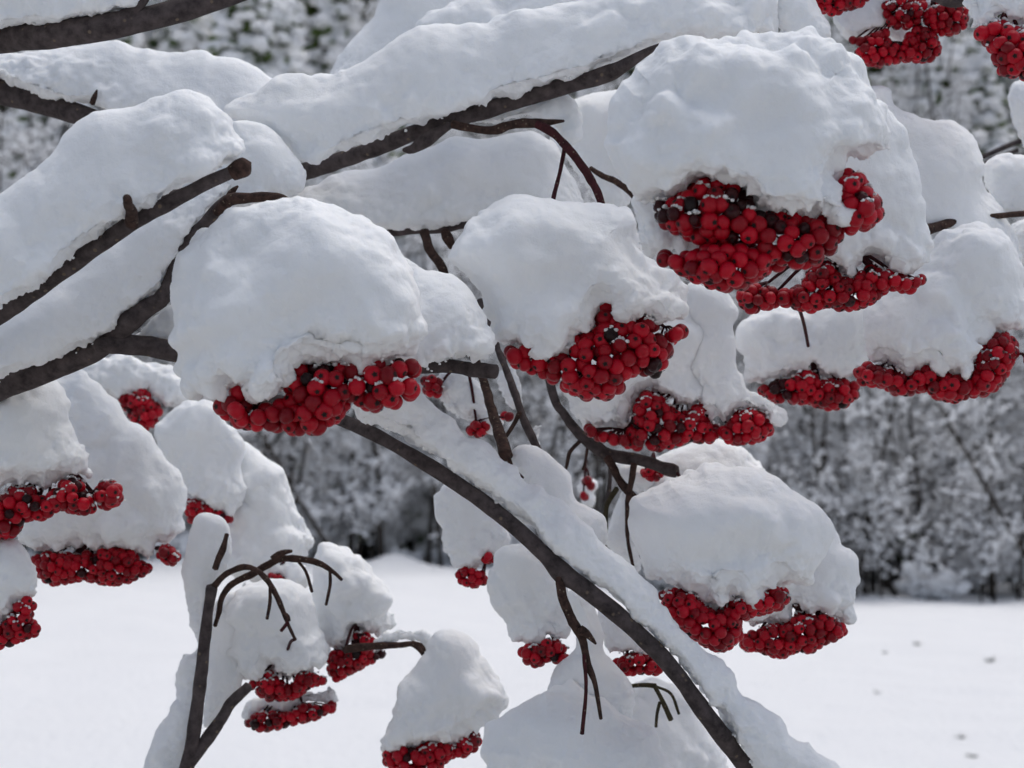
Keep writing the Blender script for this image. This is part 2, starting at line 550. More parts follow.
SPR = [spruce_meshes(15, 2.9, 11), spruce_meshes(17, 3.2, 12), spruce_meshes(14, 2.6, 13)]
BARE = [bare_meshes(8.5, 21, .42), bare_meshes(10.0, 22, .40), bare_meshes(7.0, 23, .5), bare_meshes(11.5, 24, .36, .9), bare_meshes(11, 25, .36, .8, .16), bare_meshes(9, 26, .4, .7, .12), bare_meshes(16.5, 27, .30, .9), bare_meshes(18, 28, .28, .85), bare_meshes(4.2, 29, .75, 1.3, .04), bare_meshes(3.4, 30, .85, 1.4, .04)]
SHR = [shrub_meshes(1.0, 31), shrub_meshes(0.8, 32), shrub_meshes(1.2, 33)]
rg = np.random.default_rng(5)
for x in np.arange(-34, 35, 2.6):
    xx, yy = x + rg.uniform(-.7, .7), rg.uniform(42.5, 47)
    plant("spruce_tree", ("trunk", "crown"), SPR, int(rg.integers(3)), xx, yy, rg.uniform(0, 6), rg.uniform(.92, 1.25),
          "tall snow-laden spruce in the blurred wood beyond the snowy field", "tree", "spruces in the wood beyond the field")
for y0_, y1_, st_ in ((32.2, 33.0, 2.0), (34.0, 36.0, 1.3), (32.6, 34.5, 1.5), (35.2, 37.5, 1.25), (37.6, 39.5, 1.3), (40, 42, 1.3)):
    for x in np.arange(-17, 18, st_):
        xx, yy = x + rg.uniform(-.5, .5), rg.uniform(y0_, y1_)
        if y0_ > 37 and -13 < xx < -2.5 and rg.uniform() < .88:
            plant("spruce_tree", ("trunk", "crown"), SPR, int(rg.integers(3)), xx, yy, rg.uniform(0, 6), rg.uniform(.95, 1.25),
                  "tall snow-laden spruce in the blurred wood beyond the snowy field", "tree", "spruces in the wood beyond the field")
            continue
        plant("bare_tree", ("trunk", "crown"), BARE, int(rg.integers(8, 10)) if y0_ in (32.2, 34.0) else int(rg.integers(6, 8)) if y0_ > 37 else int(rg.integers(4)) if y0_ > 33 else int(rg.integers(3, 6)), xx, yy, rg.uniform(0, 6), rg.uniform(.8, 1.15),
              "thin bare tree with snow-coated twigs at the blurred wood edge", "tree", "bare trees at the wood edge")
for x in np.arange(-16, 17, 1.5):
    xx, yy = x + rg.uniform(-.7, .7), rg.uniform(32.3, 35.5)
    plant("shrub", ("stem", "crown"), SHR, int(rg.integers(3)), xx, yy, rg.uniform(0, 6), rg.uniform(.35, 1.15),
          "low snow-covered shrub at the foot of the blurred wood edge", "shrub", "shrubs at the foot of the wood")
POLE = [bare_meshes(9.5, 71, .34, .22, .2), bare_meshes(8, 72, .4, .25, .3), bare_meshes(10.5, 73, .3, .2, .25)]
for x in np.arange(-15, 16, 0.72):
    xx, yy = x + rg.uniform(-.5, .5), rg.uniform(31.8, 33.4)
    e = plant("bare_tree", ("trunk", "crown"), POLE, int(rg.integers(3)), xx, yy, rg.uniform(0, 6), rg.uniform(.85, 1.15),
              "slender dark young tree with few snowy side twigs at the blurred wood edge", "tree", "slender young trees at the wood edge")
    if rg.uniform() < .3:
        e.rotation_euler = (rg.uniform(-.1, .1), rg.choice([-1, 1]) * rg.uniform(.3, .75), 0)
# the dense depth of the wood behind, one mass
fb = MB()
rr = np.random.default_rng(9)
for row in range(3):
    for x in np.arange(-62, 63, 3.1):
        xx, yy = x + rr.uniform(-1, 1), 51 + 5.5 * row + rr.uniform(-1.5, 1.5)
        hh = rr.uniform(25, 30) + 4.0 * row
        V, F = tube(np.array([[xx, yy, gz(xx, yy) - .1], [xx, yy, hh * .5], [xx, yy, hh * .96]]), np.array([.22, .15, .03]), 6, True); fb.add(V, F, 0)
        n = 760
        f = rr.uniform(0.02, 1, n) ** 1.25
        a = rr.uniform(0, 6.283, n)
        rad = (3.4 * (1 - f) ** .75 + .15) * np.sqrt(rr.uniform(.25, 1, n))
        C = np.stack([xx + np.cos(a) * rad, yy + np.sin(a) * rad, f * hh - .15 * rad], 1)
        A = unit(np.stack([np.cos(a), np.sin(a), -.5 + rr.normal(0, .3, n)], 1)) * rr.uniform(.35, .7, (n, 1))
        B = unit(np.stack([-np.sin(a), np.cos(a), rr.normal(0, .5, n)], 1)) * rr.uniform(.2, .42, (n, 1))
        cards(fb, C, A, B, 1)
        s = rr.uniform(0, 1, n) < .92
        blobs(fb, C[s] + np.array([0, 0, .12]), np.array([.34, .26, .13]) * rr.uniform(.6, 1.4, (s.sum(), 1)), 2, rr)
tag(obj("forest", fb.mesh("forest", [M_TBARK, M_NEEDLE, M_FSNOW], False)), "dense dark snowy forest filling the depth behind the wood edge", "forest", kind="stuff")

# grass tufts poking through the field
M_GRASS = foliage("winter_grass", (0.025, 0.035, 0.018), (0.07, 0.08, 0.04))
def tuft(seed, s):
    rng = np.random.default_rng(seed)
    mb = MB()
    for i in range(26):
        a = rng.uniform(0, 6.283); L = s * rng.uniform(.5, 1.2)
        d = np.array([math.cos(a), math.sin(a), rng.uniform(.25, 1.3)]); d /= np.linalg.norm(d)
        b0 = np.array([math.cos(a), math.sin(a), 0]) * s * .3 * rng.uniform()
        sd_ = unit(np.cross(d, [0, 0, 1.0])) * s * .07
        mid = b0 + d * L * .6; tip = b0 + d * L + np.array([0, 0, -.25 * L])
        V = np.array([b0 - sd_, b0 + sd_, mid + sd_ * .8, mid - sd_ * .8, tip])
        mb.add(V, [(0, 1, 2, 3), (3, 2, 4, 4)][:1]); mb.f.append(np.array([(3, 2, 4)]) + mb.n - 5); mb.m.append(np.zeros(1))
    return mb.mesh("grass_tuft", [M_GRASS], False)
TUFTS = [(885, 652, .07, "small dark grass tuft left of a matching one just right of the right-hand berries"),
         (917, 649, .09, "dark grass tuft in the upper row of tufts on the snowy field, middle of three"),
         (990, 661, .12, "greenish grass tuft nearest the right edge of the snowy field"),
         (878, 693, .06, "faint grey grass tuft, lowest left one on the open snowy field"),
         (961, 742, .06, "dark grass tuft just above the greenish one at the bottom right"),
         (973, 757, .07, "greenish grass tuft lowest of all in the bottom right of the field"),
         (736, 600, .05, "tiny dark grass tuft on the far snowy field beside the berries")][:6]
for i, (px, py, s, lab) in enumerate(TUFTS):
    r_ = ray(px, py); dd = 1.5 / -(r_[2])
    x, y = r_[0] * dd, r_[1] * dd
    for _ in range(3):
        dd = (1.5 - gz(x, y)) / -(r_[2]); x, y = r_[0] * dd, r_[1] * dd
    tag(obj("grass_tuft", tuft(40 + i, s), None, (x, y, gz(x, y) - .01)), lab, "grass tuft", "grass tufts poking through the field snow")

# ------------------------------------------------------------------ outlines -> solids
def seg_dist(X, Y, A, B):
    d = B - A
    t = np.clip(((X - A[0]) * d[0] + (Y - A[1]) * d[1]) / (d @ d + 1e-9), 0, 1)
    return np.hypot(X - A[0] - t * d[0], Y - A[1] - t * d[1])

def inside(X, Y, poly):
    c = np.zeros(X.shape, bool)
    for i in range(len(poly)):
        (x1, y1), (x2, y2) = poly[i - 1], poly[i]
        if y1 == y2: continue
        c ^= ((y1 > Y) != (y2 > Y)) & (X < (x2 - x1) * (Y - y1) / (y2 - y1) + x1)
    return c

def blur(a, it):
    for _ in range(it):
        p = np.pad(a, 1, mode='edge')
        a = (p[:-2, 1:-1] + p[2:, 1:-1] + 2 * p[1:-1, 1:-1]) / 4
        p = np.pad(a, 1, mode='edge')
        a = (p[1:-1, :-2] + p[1:-1, 2:] + 2 * p[1:-1, 1:-1]) / 4
    return a

def smooth_poly(pts, closed, sub=3):
    pts = np.asarray(pts, float)
    return spline(pts, 7.0) if not closed else spline(np.vstack([pts, pts[:1]]), 7.0)[:-1]

def surface_nets(phi):
    s = phi < 0
    nx, ny, nz = phi.shape
    c = np.zeros((nx - 1, ny - 1, nz - 1), np.int8)
    for a in (0, 1):
        for b in (0, 1):
            for d in (0, 1):
                c += s[a:nx - 1 + a, b:ny - 1 + b, d:nz - 1 + d]
    act = (c > 0) & (c < 8)
    idx = -np.ones(c.shape, np.int64)
    cells = np.argwhere(act)
    idx[act] = np.arange(len(cells))
    acc = np.zeros((len(cells), 3)); cnt = np.zeros(len(cells))
    cor = [(a, b, d) for a in (0, 1) for b in (0, 1) for d in (0, 1)]
    for i, p in enumerate(cor):
        for q in cor[i + 1:]:
            if sum(abs(u - v) for u, v in zip(p, q)) != 1: continue
            f0 = phi[cells[:, 0] + p[0], cells[:, 1] + p[1], cells[:, 2] + p[2]]
            f1 = phi[cells[:, 0] + q[0], cells[:, 1] + q[1], cells[:, 2] + q[2]]
            m = (f0 < 0) != (f1 < 0)
            t = np.where(m, f0 / np.where(m, f0 - f1, 1), 0)
            pos = np.array(p)[None] + t[:, None] * (np.array(q) - np.array(p))[None]
            acc += np.where(m[:, None], pos, 0); cnt += m
    V = cells + acc / np.maximum(cnt, 1)[:, None]
    Fs = []
    for ax in range(3):
        sl0 = [slice(1, -1)] * 3; sl1 = [slice(1, -1)] * 3
        sl0[ax] = slice(0, -1); sl1[ax] = slice(1, None)
        a, b = s[tuple(sl0)], s[tuple(sl1)]
        e = np.argwhere(a != b)
        if not len(e): continue
        flip = a[a != b]
        o = np.ones(3, int); o[ax] = 0
        e = e + o
        u, v = (ax + 1) % 3, (ax + 2) % 3
        du = np.zeros(3, int); du[u] = 1; dv = np.zeros(3, int); dv[v] = 1
        g = lambda w_: idx[w_[:, 0], w_[:, 1], w_[:, 2]]
        q = np.stack([g(e - du - dv), g(e - dv), g(e), g(e - du)], 1)
        q[~flip] = q[~flip][:, ::-1]
        Fs.append(q)
    return V, np.concatenate(Fs)

def vnormals(V, F):
    n = np.cross(V[F[:, 2]] - V[F[:, 0]], V[F[:, 3]] - V[F[:, 1]])
    out = np.zeros_like(V)
    for k_ in range(4):
        np.add.at(out, F[:, k_], n)
    return out / (np.linalg.norm(out, axis=1)[:, None] + 1e-15)

SNOW_SEED = [100]
def snow(name, label, cat, group, top, bot, d, T=None, Rf=0.85, Rb=14, tilt=(0, 0), lump=1.0, step=2.0, fine=1.0, crumbs=0, ragged=0.8):
    """one heap of snow: outline = top line (rounded, thick) + bottom line (short lip) in picture units at depth d"""
    SNOW_SEED[0] += 13
    seed = SNOW_SEED[0]
    tp = smooth_poly(top, False); bt = smooth_poly(bot, False) if len(bot) > 1 else np.zeros((0, 2))
    if len(bt) and ragged:
        rj = np.random.default_rng(seed + 5)
        bt = bt + rj.normal(0, ragged, bt.shape) * np.array([0.5, 1.0])
    rt = np.random.default_rng(seed + 6)
    tp[1:-1] += rt.normal(0, 0.75 * lump, tp[1:-1].shape)
    poly = np.vstack([tp, bt]) if len(bt) else tp
    x0, y0 = poly.min(0) - 3 * step; x1, y1 = poly.max(0) + 3 * step
    xs, ys = np.arange(x0, x1, step), np.arange(y0, y1, step)
    X, Y = np.meshgrid(xs, ys, indexing='ij')
    dt = np.full(X.shape, 1e9); db = np.full(X.shape, 1e9)
    # top edges
    for i in range(len(tp) - 1): dt = np.minimum(dt, seg_dist(X, Y, tp[i], tp[i + 1]))
    if len(bt):
        bb = np.vstack([tp[-1:], bt, tp[:1]])
        for i in range(len(bb) - 1): db = np.minimum(db, seg_dist(X, Y, bb[i], bb[i + 1]))
    else:
        dt = np.minimum(dt, seg_dist(X, Y, tp[-1], tp[0])); db = dt * 10
    ins = inside(X, Y, poly)
    smax = np.where(ins, np.minimum(dt, db * 3 if len(bt) else dt), 0).max()
    Rt = max(smax * Rf, 6)
    Rb = min(Rb, Rt)
    if T is None: T = 0.62 * smax
    dall = np.minimum(dt, db)
    def uu(dd, Rr):
        return np.where(ins, 1 - np.minimum(dd / Rr, 1), 1 + dd / Rr)
    ut, ub = uu(dt, Rt), uu(db, Rb)
    u = np.where(ins, (ut ** 3 + ub ** 3) ** (1 / 3), 1 + dall / np.where(dt < db, Rt, Rb))
    u = blur(u, 1)
    us = blur(u, 14)
    wgt = np.clip((np.where(ins, dall, 0) - 15) / 30, 0, 1); wgt = wgt * wgt * (3 - 2 * wgt)
    u = u * (1 - wgt) + us * wgt
    zs = np.arange(-T - 3 * step, T + 3.5 * step, step)
    v = zs / T
    phi = np.sqrt(u[:, :, None] ** 2 + (v ** 2)[None, None, :]) - 1
    V, F = surface_nets(phi)
    px = x0 + V[:, 0] * step; py = y0 + V[:, 1] * step
    z = (zs[0] + V[:, 2] * step)
    cx, cy = poly.mean(0)
    D = d + tilt[0] * (px - cx) / FPX + tilt[1] * (py - cy) / FPX
    face_dir = unit(ray(np.array(cx), np.array(cy)))[None]      # the heap's own thickness direction
    W = P(px, py, D) + face_dir * (z * d / FPX)[:, None]
    Fq = F[:, ::-1]
    nrm = vnormals(W, Fq)
    # which way is out?
    if np.einsum('ij,ij->i', W - W.mean(0), nrm).mean() < 0:
        Fq = F; nrm = -nrm
    px_m = d / FPX
    # soft lumps, smaller puffs, and a crumbly bottom edge
    low = np.interp(db[np.clip(V[:, 0].round().astype(int), 0, X.shape[0] - 1), np.clip(V[:, 1].round().astype(int), 0, X.shape[1] - 1)] if len(bt) else np.full(len(V), 99.0), [0, 45], [1, 0])
    face = np.interp(u[np.clip(V[:, 0].round().astype(int), 0, X.shape[0] - 1), np.clip(V[:, 1].round().astype(int), 0, X.shape[1] - 1)], [0.6, 1.0], [1.0, 0.5])
    Wq = W + 0.004 * np.stack([gnoise(W / 0.012, seed + 31), gnoise(W / 0.012, seed + 32), gnoise(W / 0.012, seed + 33)], 1)
    patch = np.clip(0.55 + 1.1 * gnoise(W / 0.045, seed + 9), 0.12, 1.2)
    a0 = 13.0 * gnoise(W / 0.036, seed + 7) * face
    a = 29.0 * puffs(Wq / 0.022, seed) * face * patch
    b = 19.0 * puffs(Wq / 0.0115, seed + 4) * (0.18 + 0.50 * patch ** 2 + 0.65 * low)
    c = 5.5 * gnoise(W / 0.0050, seed + 2) * (0.15 + 0.18 * patch ** 2 + 0.6 * low)
    e = 3.6 * gnoise(W / 0.0023, seed + 3) * (0.14 + 0.12 * patch ** 2 + 1.1 * low)
    W = W + nrm * ((a0 + a + b) * lump + (c + e) * fine)[:, None] * (0.66 / FPX)
    if crumbs and len(bt):
        rg_ = np.random.default_rng(seed)
        n_ = int(crumbs * len(bt) * 1.5)
        pb = bt[rg_.integers(len(bt), size=n_)] + rg_.normal(0, 1, (n_, 2)) * np.array([3.0, 2.2])
        zz = -T * np.abs(rg_.uniform(0.1, 0.5, n_))
        C = P(pb[:, 0], pb[:, 1], np.full(n_, d)) + face_dir * (zz * d / FPX)[:, None]
        S = (rg_.uniform(.5, 1, (n_, 1)) ** 2 * np.array([[1.7, 1.7, 1.3]]) + .35) * d / FPX * rg_.uniform(.7, 1.2, (n_, 3))
        mb = MB(); blobs(mb, C, S, 0, rg_)
        k0 = len(W); W = np.vstack([W] + mb.v)
        Fq = [Fq] + [f + k0 for f in mb.f if len(f)]
    org = P(np.array(cx), np.array(poly[:, 1].max()), np.array(d))
    me = mesh_from(name, W - org, Fq, M_SNOW)
    return tag(obj(name, me, None, org), label, cat, group)

# ------------------------------------------------------------------ berries
def berry_mesh(name, skin, seed, shrivel=0.0):
    rng = np.random.default_rng(seed)
    V, T, Q = uvsphere(18, 13)
    z = V[:, 2].copy()
    V[:, 2] *= 0.93
    dim = np.exp(-((1 + z) / 0.055))                       # dimple with calyx at -z
    V[:, 2] += 0.20 * dim
    top = np.exp(-((1 - z) / 0.05)); V[:, 2] -= 0.08 * top
    if shrivel:
        V *= (1 + shrivel * vnoise(V * 2.6 + seed, seed))[:, None]
    else:
        V *= (1 + 0.03 * vnoise(V * 1.5 + seed, seed))[:, None]
    mb = MB()
    Vs = V
    cal_t = (z[T] < -0.93).all(1); cal_q = (z[Q] < -0.93).all(1)
    mb.add(Vs, Q[~cal_q], 0)
    for arr, m_ in ((Q[cal_q], 1), (T[~cal_t], 0), (T[cal_t], 1)):
        if len(arr): mb.f.append(arr); mb.m.append(np.full(len(arr), m_))
    # five little sepal tips
    for j in range(5):
        a = j * 2 * math.pi / 5 + rng.uniform(-.15, .15)
        c, s = math.cos(a), math.sin(a)
        base, tip, wd = 0.16, 0.40, 0.10
        pts = np.array([[c * base - s * wd, s * base + c * wd, -0.90], [c * base + s * wd, s * base - c * wd, -0.90], [c * tip, s * tip, -0.885 + .02], [c * base * .3, s * base * .3, -0.97]])
        mb.add(pts, [(0, 1, 2)], 1); mb.f.append(np.array([(0, 1, 3), (1, 2, 3), (2, 0, 3)]) + mb.n - 4); mb.m.append(np.ones(3))
    return mb.mesh(name, [skin, M_CALYX])

BERRIES = [berry_mesh("berry", M_BERRY, 50 + i) for i in range(4)]
WITHERED = [berry_mesh("berry", M_DARK_BERRY, 60 + i, 0.10) for i in range(3)]

def berry_points(polys, diam, d, T, rng, cap):
    acc = []
    for poly in polys:
        pl = smooth_poly(poly, True)
        x0, y0 = pl.min(0); x1, y1 = pl.max(0)
        n = 5200
        X = rng.uniform(x0, x1, n); Y = rng.uniform(y0, y1, n)
        s = np.full(n, 1e9)
        for i in range(len(pl)): s = np.minimum(s, seg_dist(X, Y, pl[i - 1], pl[i]))
        ok = inside(X, Y, pl) & (s > 0.40 * diam)
        X, Y, s = X[ok], Y[ok], s[ok] - 0.40 * diam
        if not len(X): continue
        Rr = max(0.9 * s.max(), 1e-3)
        u = 1 - np.minimum(s / Rr, 1)
        h = T * np.sqrt(np.maximum(1 - u * u, 0))
        acc.append((X, Y, h))
    X = np.concatenate([a[0] for a in acc]); Y = np.concatenate([a[1] for a in acc]); h = np.concatenate([a[2] for a in acc])
    o = rng.permutation(len(X)); X, Y, h = X[o], Y[o], h[o]
    pts = []
    def throw(sel, zf, md, lim):
        for i in sel:
            if len(pts) >= lim: return
            p = np.array([X[i], Y[i], zf(i)])
            if pts:
                q = np.array(pts)
                if (((q - p) ** 2).sum(1) < (md * diam) ** 2).any(): continue
            pts.append(p)
    idx = np.arange(len(X))
    throw(idx, lambda i: -h[i], 0.66, int(cap * .82))
    throw(idx, lambda i: -h[i] + 0.7 * diam, 0.72, int(cap * .9))
    throw(idx, lambda i: h[i], 0.95, cap)
    return np.array(pts)

def cluster(label, polys, diam, d, T=None, attach=None, dark=0.06, seed=0, cap=140, group="hanging rowan berry clusters", darks=(), dust=.34):
    rng = np.random.default_rng(900 + seed)
    diam *= 0.94
    if not isinstance(polys[0][0], (tuple, list)): polys = [polys]
    allp = np.vstack([np.asarray(p, float) for p in polys])
    wd = np.ptp(allp[:, 0])
    if T is None: T = float(np.clip(0.21 * wd, 8, 50))
    pts = berry_points(polys, diam, d, T, rng, cap)
    W = P(pts[:, 0], pts[:, 1], d + pts[:, 2] * d / FPX)
    cx, cy = allp.mean(0)
    ytop = allp[:, 1].min()
    if attach is None: attach = (cx, ytop - 45, d)
    A = P(np.array(attach[0]), np.array(attach[1]), np.array(attach[2]))
    H = P(np.array(cx), np.array(ytop - 8), np.array(d))
    root = empty("berry_cluster", H)
    tag(root, label, "berry cluster", group)
    rad = diam * d / FPX / 2
    # stalk: main stem, side stems, pedicels
    mb = MB()
    sp = spline([A, A * .5 + H * .5 + np.array([0, 0, .004]), H], 0.006)
    V, F = tube(sp, np.linspace(.0010, .0009, len(sp)), 8); mb.add(V, F)
    nh = max(2, len(pts) // 9)
    hi_ = rng.choice(len(W), nh, replace=False)
    hubs = P(pts[hi_, 0] * .85 + cx * .15, pts[hi_, 1] * .8 + ytop * .2, np.full(nh, d + .15 * T * d / FPX))
    for hb in hubs:
        V, F = tube(spline([H, (H + hb) / 2 + np.array([0, 0, .004]), hb], .006), np.linspace(.0011, .0008, len(spline([H, (H + hb) / 2 + np.array([0, 0, .004]), hb], .006))), 6); mb.add(V, F)
    for i, wpt in enumerate(W):
        hb = hubs[np.argmin(((hubs - wpt) ** 2).sum(1))]
        away = unit(wpt - hb)
        en = wpt - away * rad * .8
        V, F = tube(spline([hb, (hb + en) / 2 + np.array([0, 0, .001]), en], .008), np.full(len(spline([hb, (hb + en) / 2 + np.array([0, 0, .001]), en], .008)), .0005), 4); mb.add(V, F)
    obj("stalk", mb.mesh("stalk", [M_RED_TWIG], True, H), root)
    ctr = W.mean(0)
    order = np.argsort(pts[:, 1]); up = order[:max(3, int(len(pts) * .42))]
    up = [i for i in up if rng.uniform() < dust]
    if up:
        sb = MB(); up = np.array(up)
        for kk in range(9):
            g = rng.normal(0, .42, len(up))
            C = W[up] + rad * np.stack([g, rng.uniform(-.65, .2, len(up)), .98 - .55 * np.abs(g) - rng.uniform(0, .12, len(up))], 1)
            blobs(sb, C, rad * rng.uniform(.10, .30, (len(up), 1)) * np.array([[1.1, 1.0, .8]]), 0, rng)
        du = obj("snow_dusting", sb.mesh("snow_dusting", [M_SNOW], True, H), root)
        du["kind"] = "stuff"
    for i, wpt in enumerate(W):
        near_dark = any((pts[i, 0] - a) ** 2 + (pts[i, 1] - b) ** 2 < r_ * r_ for a, b, r_ in darks)
        wi = rng.uniform() < (0.7 if near_dark else dark)
        me = WITHERED[rng.integers(3)] if wi else BERRIES[rng.integers(4)]
        o = obj("berry", me, root, wpt - H)
        out = unit(wpt - ctr) + rng.normal(0, .45, 3) + np.array([0, -0.35, -0.45])
        if rng.uniform() < .3: out = rng.normal(0, 1, 3) + np.array([0, .3, -.5])
        q = Vector(-out).to_track_quat('Z', 'Y')
        o.rotation_mode = 'QUATERNION'; o.rotation_quaternion = q
        s = rad * rng.uniform(.84, 1.04) * (rng.uniform(.72, .95) if wi else 1)
        o.scale = (s, s, s * rng.uniform(.94, 1.04))
    return root

# ------------------------------------------------------------------ branches
def branch_mesh(name, pts, material, rough=.10, n=14, origin=None, knots=()):
    """pts rows: px, py, depth, width in px (at that depth)"""
    pts = np.asarray(pts, float)
    W = P(pts[:, 0], pts[:, 1], pts[:, 2])
    rad = pts[:, 3] * pts[:, 2] / FPX / 2
    step = max(.0018, rad.mean() * .55)
    s = spline(np.hstack([W, rad[:, None]]), step)
    rr_ = s[:, 3].copy()
    for (kx, ky, kd, amp, wd) in knots:
        kp = P(np.array(kx), np.array(ky), np.array(kd))
        rr_ *= 1 + amp * np.exp(-(((s[:, :3] - kp) ** 2).sum(1)) / wd ** 2)
    V, F = tube(s[:, :3], rr_, n, True, rough, 90.0 / max(rad.mean() / .004, .5), int(pts[0, 0]) % 97, True)
    mb = MB(); mb.add(V, F)
    o = W[0] if origin is None else origin
    return mb.mesh(name, [material], True, o), o

def branch(label, pts, parts=(), material=None, knots=()):
    me, o0 = branch_mesh("rowan_branch", pts, material or M_BARK, knots=knots)
    b = tag(obj("rowan_branch", me, None, o0), label, "branch", "rowan branches under snow")
    twig = None
    for nm, pp, mt in parts:
        me, _ = branch_mesh(nm, pp, mt, .17, 16, o0)
        if nm in ("fruit_stalk", "side_twig") and twig is not None:
            obj(nm, me, twig)                       # grows on the twig before it
        else:
            c = obj(nm, me, b)
            if nm == "twig": twig = c
    return b

def D(pts, d, ws):
    """(px, py) list + depth(s) + width(s) -> rows"""
    n = len(pts)
    ds = np.full(n, d) if np.isscalar(d) else np.interp(np.linspace(0, 1, n), np.linspace(0, 1, len(d)), d)
    w_ = np.full(n, ws) if np.isscalar(ws) else np.interp(np.linspace(0, 1, n), np.linspace(0, 1, len(ws)), ws)
    return [(p[0], p[1], a, b) for p, a, b in zip(pts, ds, w_)]

branch("thick dark bare branch slanting up across the top left corner",
       D([(-420, 90), (-200, 62), (-60, 43), (0, 39), (60, 33), (115, 25), (160, 16), (225, -4), (300, -28), (420, -70)], [.72, .66, .68], [40, 28, 27, 27, 24, 20, 14]),
       [("twig", D([(112, 26), (135, 8), (150, -14), (158, -50)], .66, [16, 11, 8]), M_BARK)])
branch("thick dark branch entering at the left edge and dipping behind a snow heap",
       D([(-420, 30), (-200, 60), (-60, 80), (0, 92), (40, 102), (75, 113), (110, 124), (180, 140)], [.86, .82, .80], [34, 28, 26, 24, 20, 12]),
       [("bud", D([(92, 104), (95, 96), (97, 90)], .79, [6, 5, 2]), M_TWIG)])
branch("cut-off slender branch with a round brown end bud, upper left",
       D([(-420, 520), (-200, 420), (-60, 349), (0, 315), (60, 273), (130, 224), (170, 203), (205, 184), (236, 170)], [.70, .64, .60, .60], [24, 20, 18, 17, 15, 13]),
       [("bud", D([(231, 173), (235, 171), (240, 168), (246, 165), (249, 163.5)], .60, [15, 18, 20.5, 19, 11]), M_TWIG),
        ("spur", D([(132, 222), (132, 212), (128, 205), (127, 198)], [.597, .572], [15, 13, 11, 9]), M_TWIG)])
branch("forked grey branch rising from the left edge, with a cut stub past the large cap",
       D([(-420, 640), (-200, 500), (-60, 414), (0, 388), (50, 369), (100, 347), (128, 322), (150, 306), (165, 294), (187, 246), (206, 224), (218, 208), (228, 200)], [.80, .72, .68, .68, .67], [34, 28, 24, 23, 18, 17, 13, 12]),
       [("twig", D([(216, 213), (230, 200), (248, 198), (270, 197), (290, 203), (320, 225)], [.67, .65], [10, 12, 10, 7]), M_TWIG),
        ("bud", D([(228, 202), (231, 193), (238, 186)], .668, [9, 7, 2]), M_TWIG),
        ("limb", D([(96, 346), (125, 345), (150, 347), (178, 353), (220, 362), (320, 366), (443, 366), (470, 369), (495, 371.5)], [.68, .69, .68, .66, .645], [14, 20, 20, 17, 14, 13.5, 14]), M_BARK)],
       knots=[(128, 322, .676, .28, .003), (131, 319, .676, .2, .002)])
branch("long dark branch rising across the upper middle to a reddish bud",
       D([(-300, 300), (-80, 250), (120, 210), (240, 188), (303, 172), (356, 155), (412, 134), (450, 121), (530, 97), (568, 85), (605, 75), (620, 68), (649, 51), (680, 42), (720, 41), (752, 39)], [.90, .82, .74, .72, .70, .68], [26, 22, 20, 17, 17, 17, 18, 18, 8, 5, 4]),
       [("bud", D([(750, 40), (758, 37), (768, 41)], .66, [7, 9, 3]), M_TWIG),
        ("knot", D([(450, 125), (425, 141), (412, 149), (404, 150)], [.715, .73], [8, 13, 9, 4]), M_BARK),
        ("twig", D([(452, 124), (470, 128), (493, 130), (515, 124), (540, 123), (564, 121)], .715, [9, 8, 9, 11, 3]), M_TWIG),
        ("twig", D([(536, 123), (550, 131), (561, 141), (572, 153), (588, 175), (602, 205), (604, 240)], [.715, .69], [9, 8, 8, 7]), M_RED_TWIG),
        ("fruit_stalk", D([(565, 146), (560, 172), (553, 200), (550, 225)], [.712, .69], 4.2), M_RED_TWIG),
        ("twig", D([(590, 168), (603, 176), (615, 181), (628, 190), (640, 205)], .80, [5, 7, 5]), M_TWIG)],
       knots=[(605, 75, .70, .2, .004)])
branch("slim horizontal branch in the middle that bends down behind red berries to a knobbly fork",
       D([(200, 260), (300, 246), (393, 232), (440, 229), (475, 225), (515, 250), (535, 310), (553, 394), (564, 414), (583, 438), (596, 447), (609, 455), (640, 460), (658, 466), (677, 472)], [.86, .80, .79, .80, .80, .79], [9, 9, 9, 9, 10, 9, 9, 12, 13, 12, 11]),
       [("twig", D([(424, 232), (430, 250), (443, 270), (462, 325), (483, 380), (491, 407), (499, 432), (506, 456)], [.79, .76, .70], [10, 9, 8, 9, 11, 14]), M_TWIG),
        ("side_twig", D([(506, 452), (513, 468), (523, 478)], [.70, .69], [6, 4, 3]), M_TWIG),
        ("twig", D([(480, 300), (495, 342), (506, 369), (516, 397), (525, 422), (537, 448), (548, 470)], [.78, .74, .73], [7, 7, 8, 8, 7]), M_BARK),
        ("side_twig", D([(520, 412), (514, 424), (503, 441)], .735, [5, 4]), M_TWIG),
        ("bud", D([(444, 230), (449, 240), (452, 248)], .79, [8, 11, 6]), M_TWIG),
        ("twig", D([(607, 457), (612, 466), (618, 478), (627, 490), (637, 500)], .79, [8, 8, 9, 7]), M_TWIG),
        ("twig", D([(634, 464), (632, 478), (629, 492), (627, 512), (628, 541), (633, 566)], .785, [7, 6, 4, 3.4]), M_TWIG),
        ("side_twig", D([(617, 488), (607, 506), (605, 532), (600, 548)], .79, [6, 5, 5]), M_OLIVE),
        ("twig", D([(581, 440), (570, 452), (566, 468), (560, 480)], .80, [4, 4, 3]), M_TWIG),
        ("twig", D([(588, 443), (586, 458), (583, 470)], .80, 3), M_TWIG),
        ("twig", D([(610, 462), (610, 480), (608, 500)], .83, 4), M_BARK),
        ("twig", D([(560, 300), (640, 290), (700, 291), (705, 303), (711, 318)], [.82, .80], [7, 7, 8, 7]), M_TWIG),
        ("fruit_stalk", D([(687, 316), (692, 324), (697, 333)], .775, 4), M_TWIG)],
       knots=[(606, 455, .795, .3, .004), (670, 469, .79, .3, .004)])
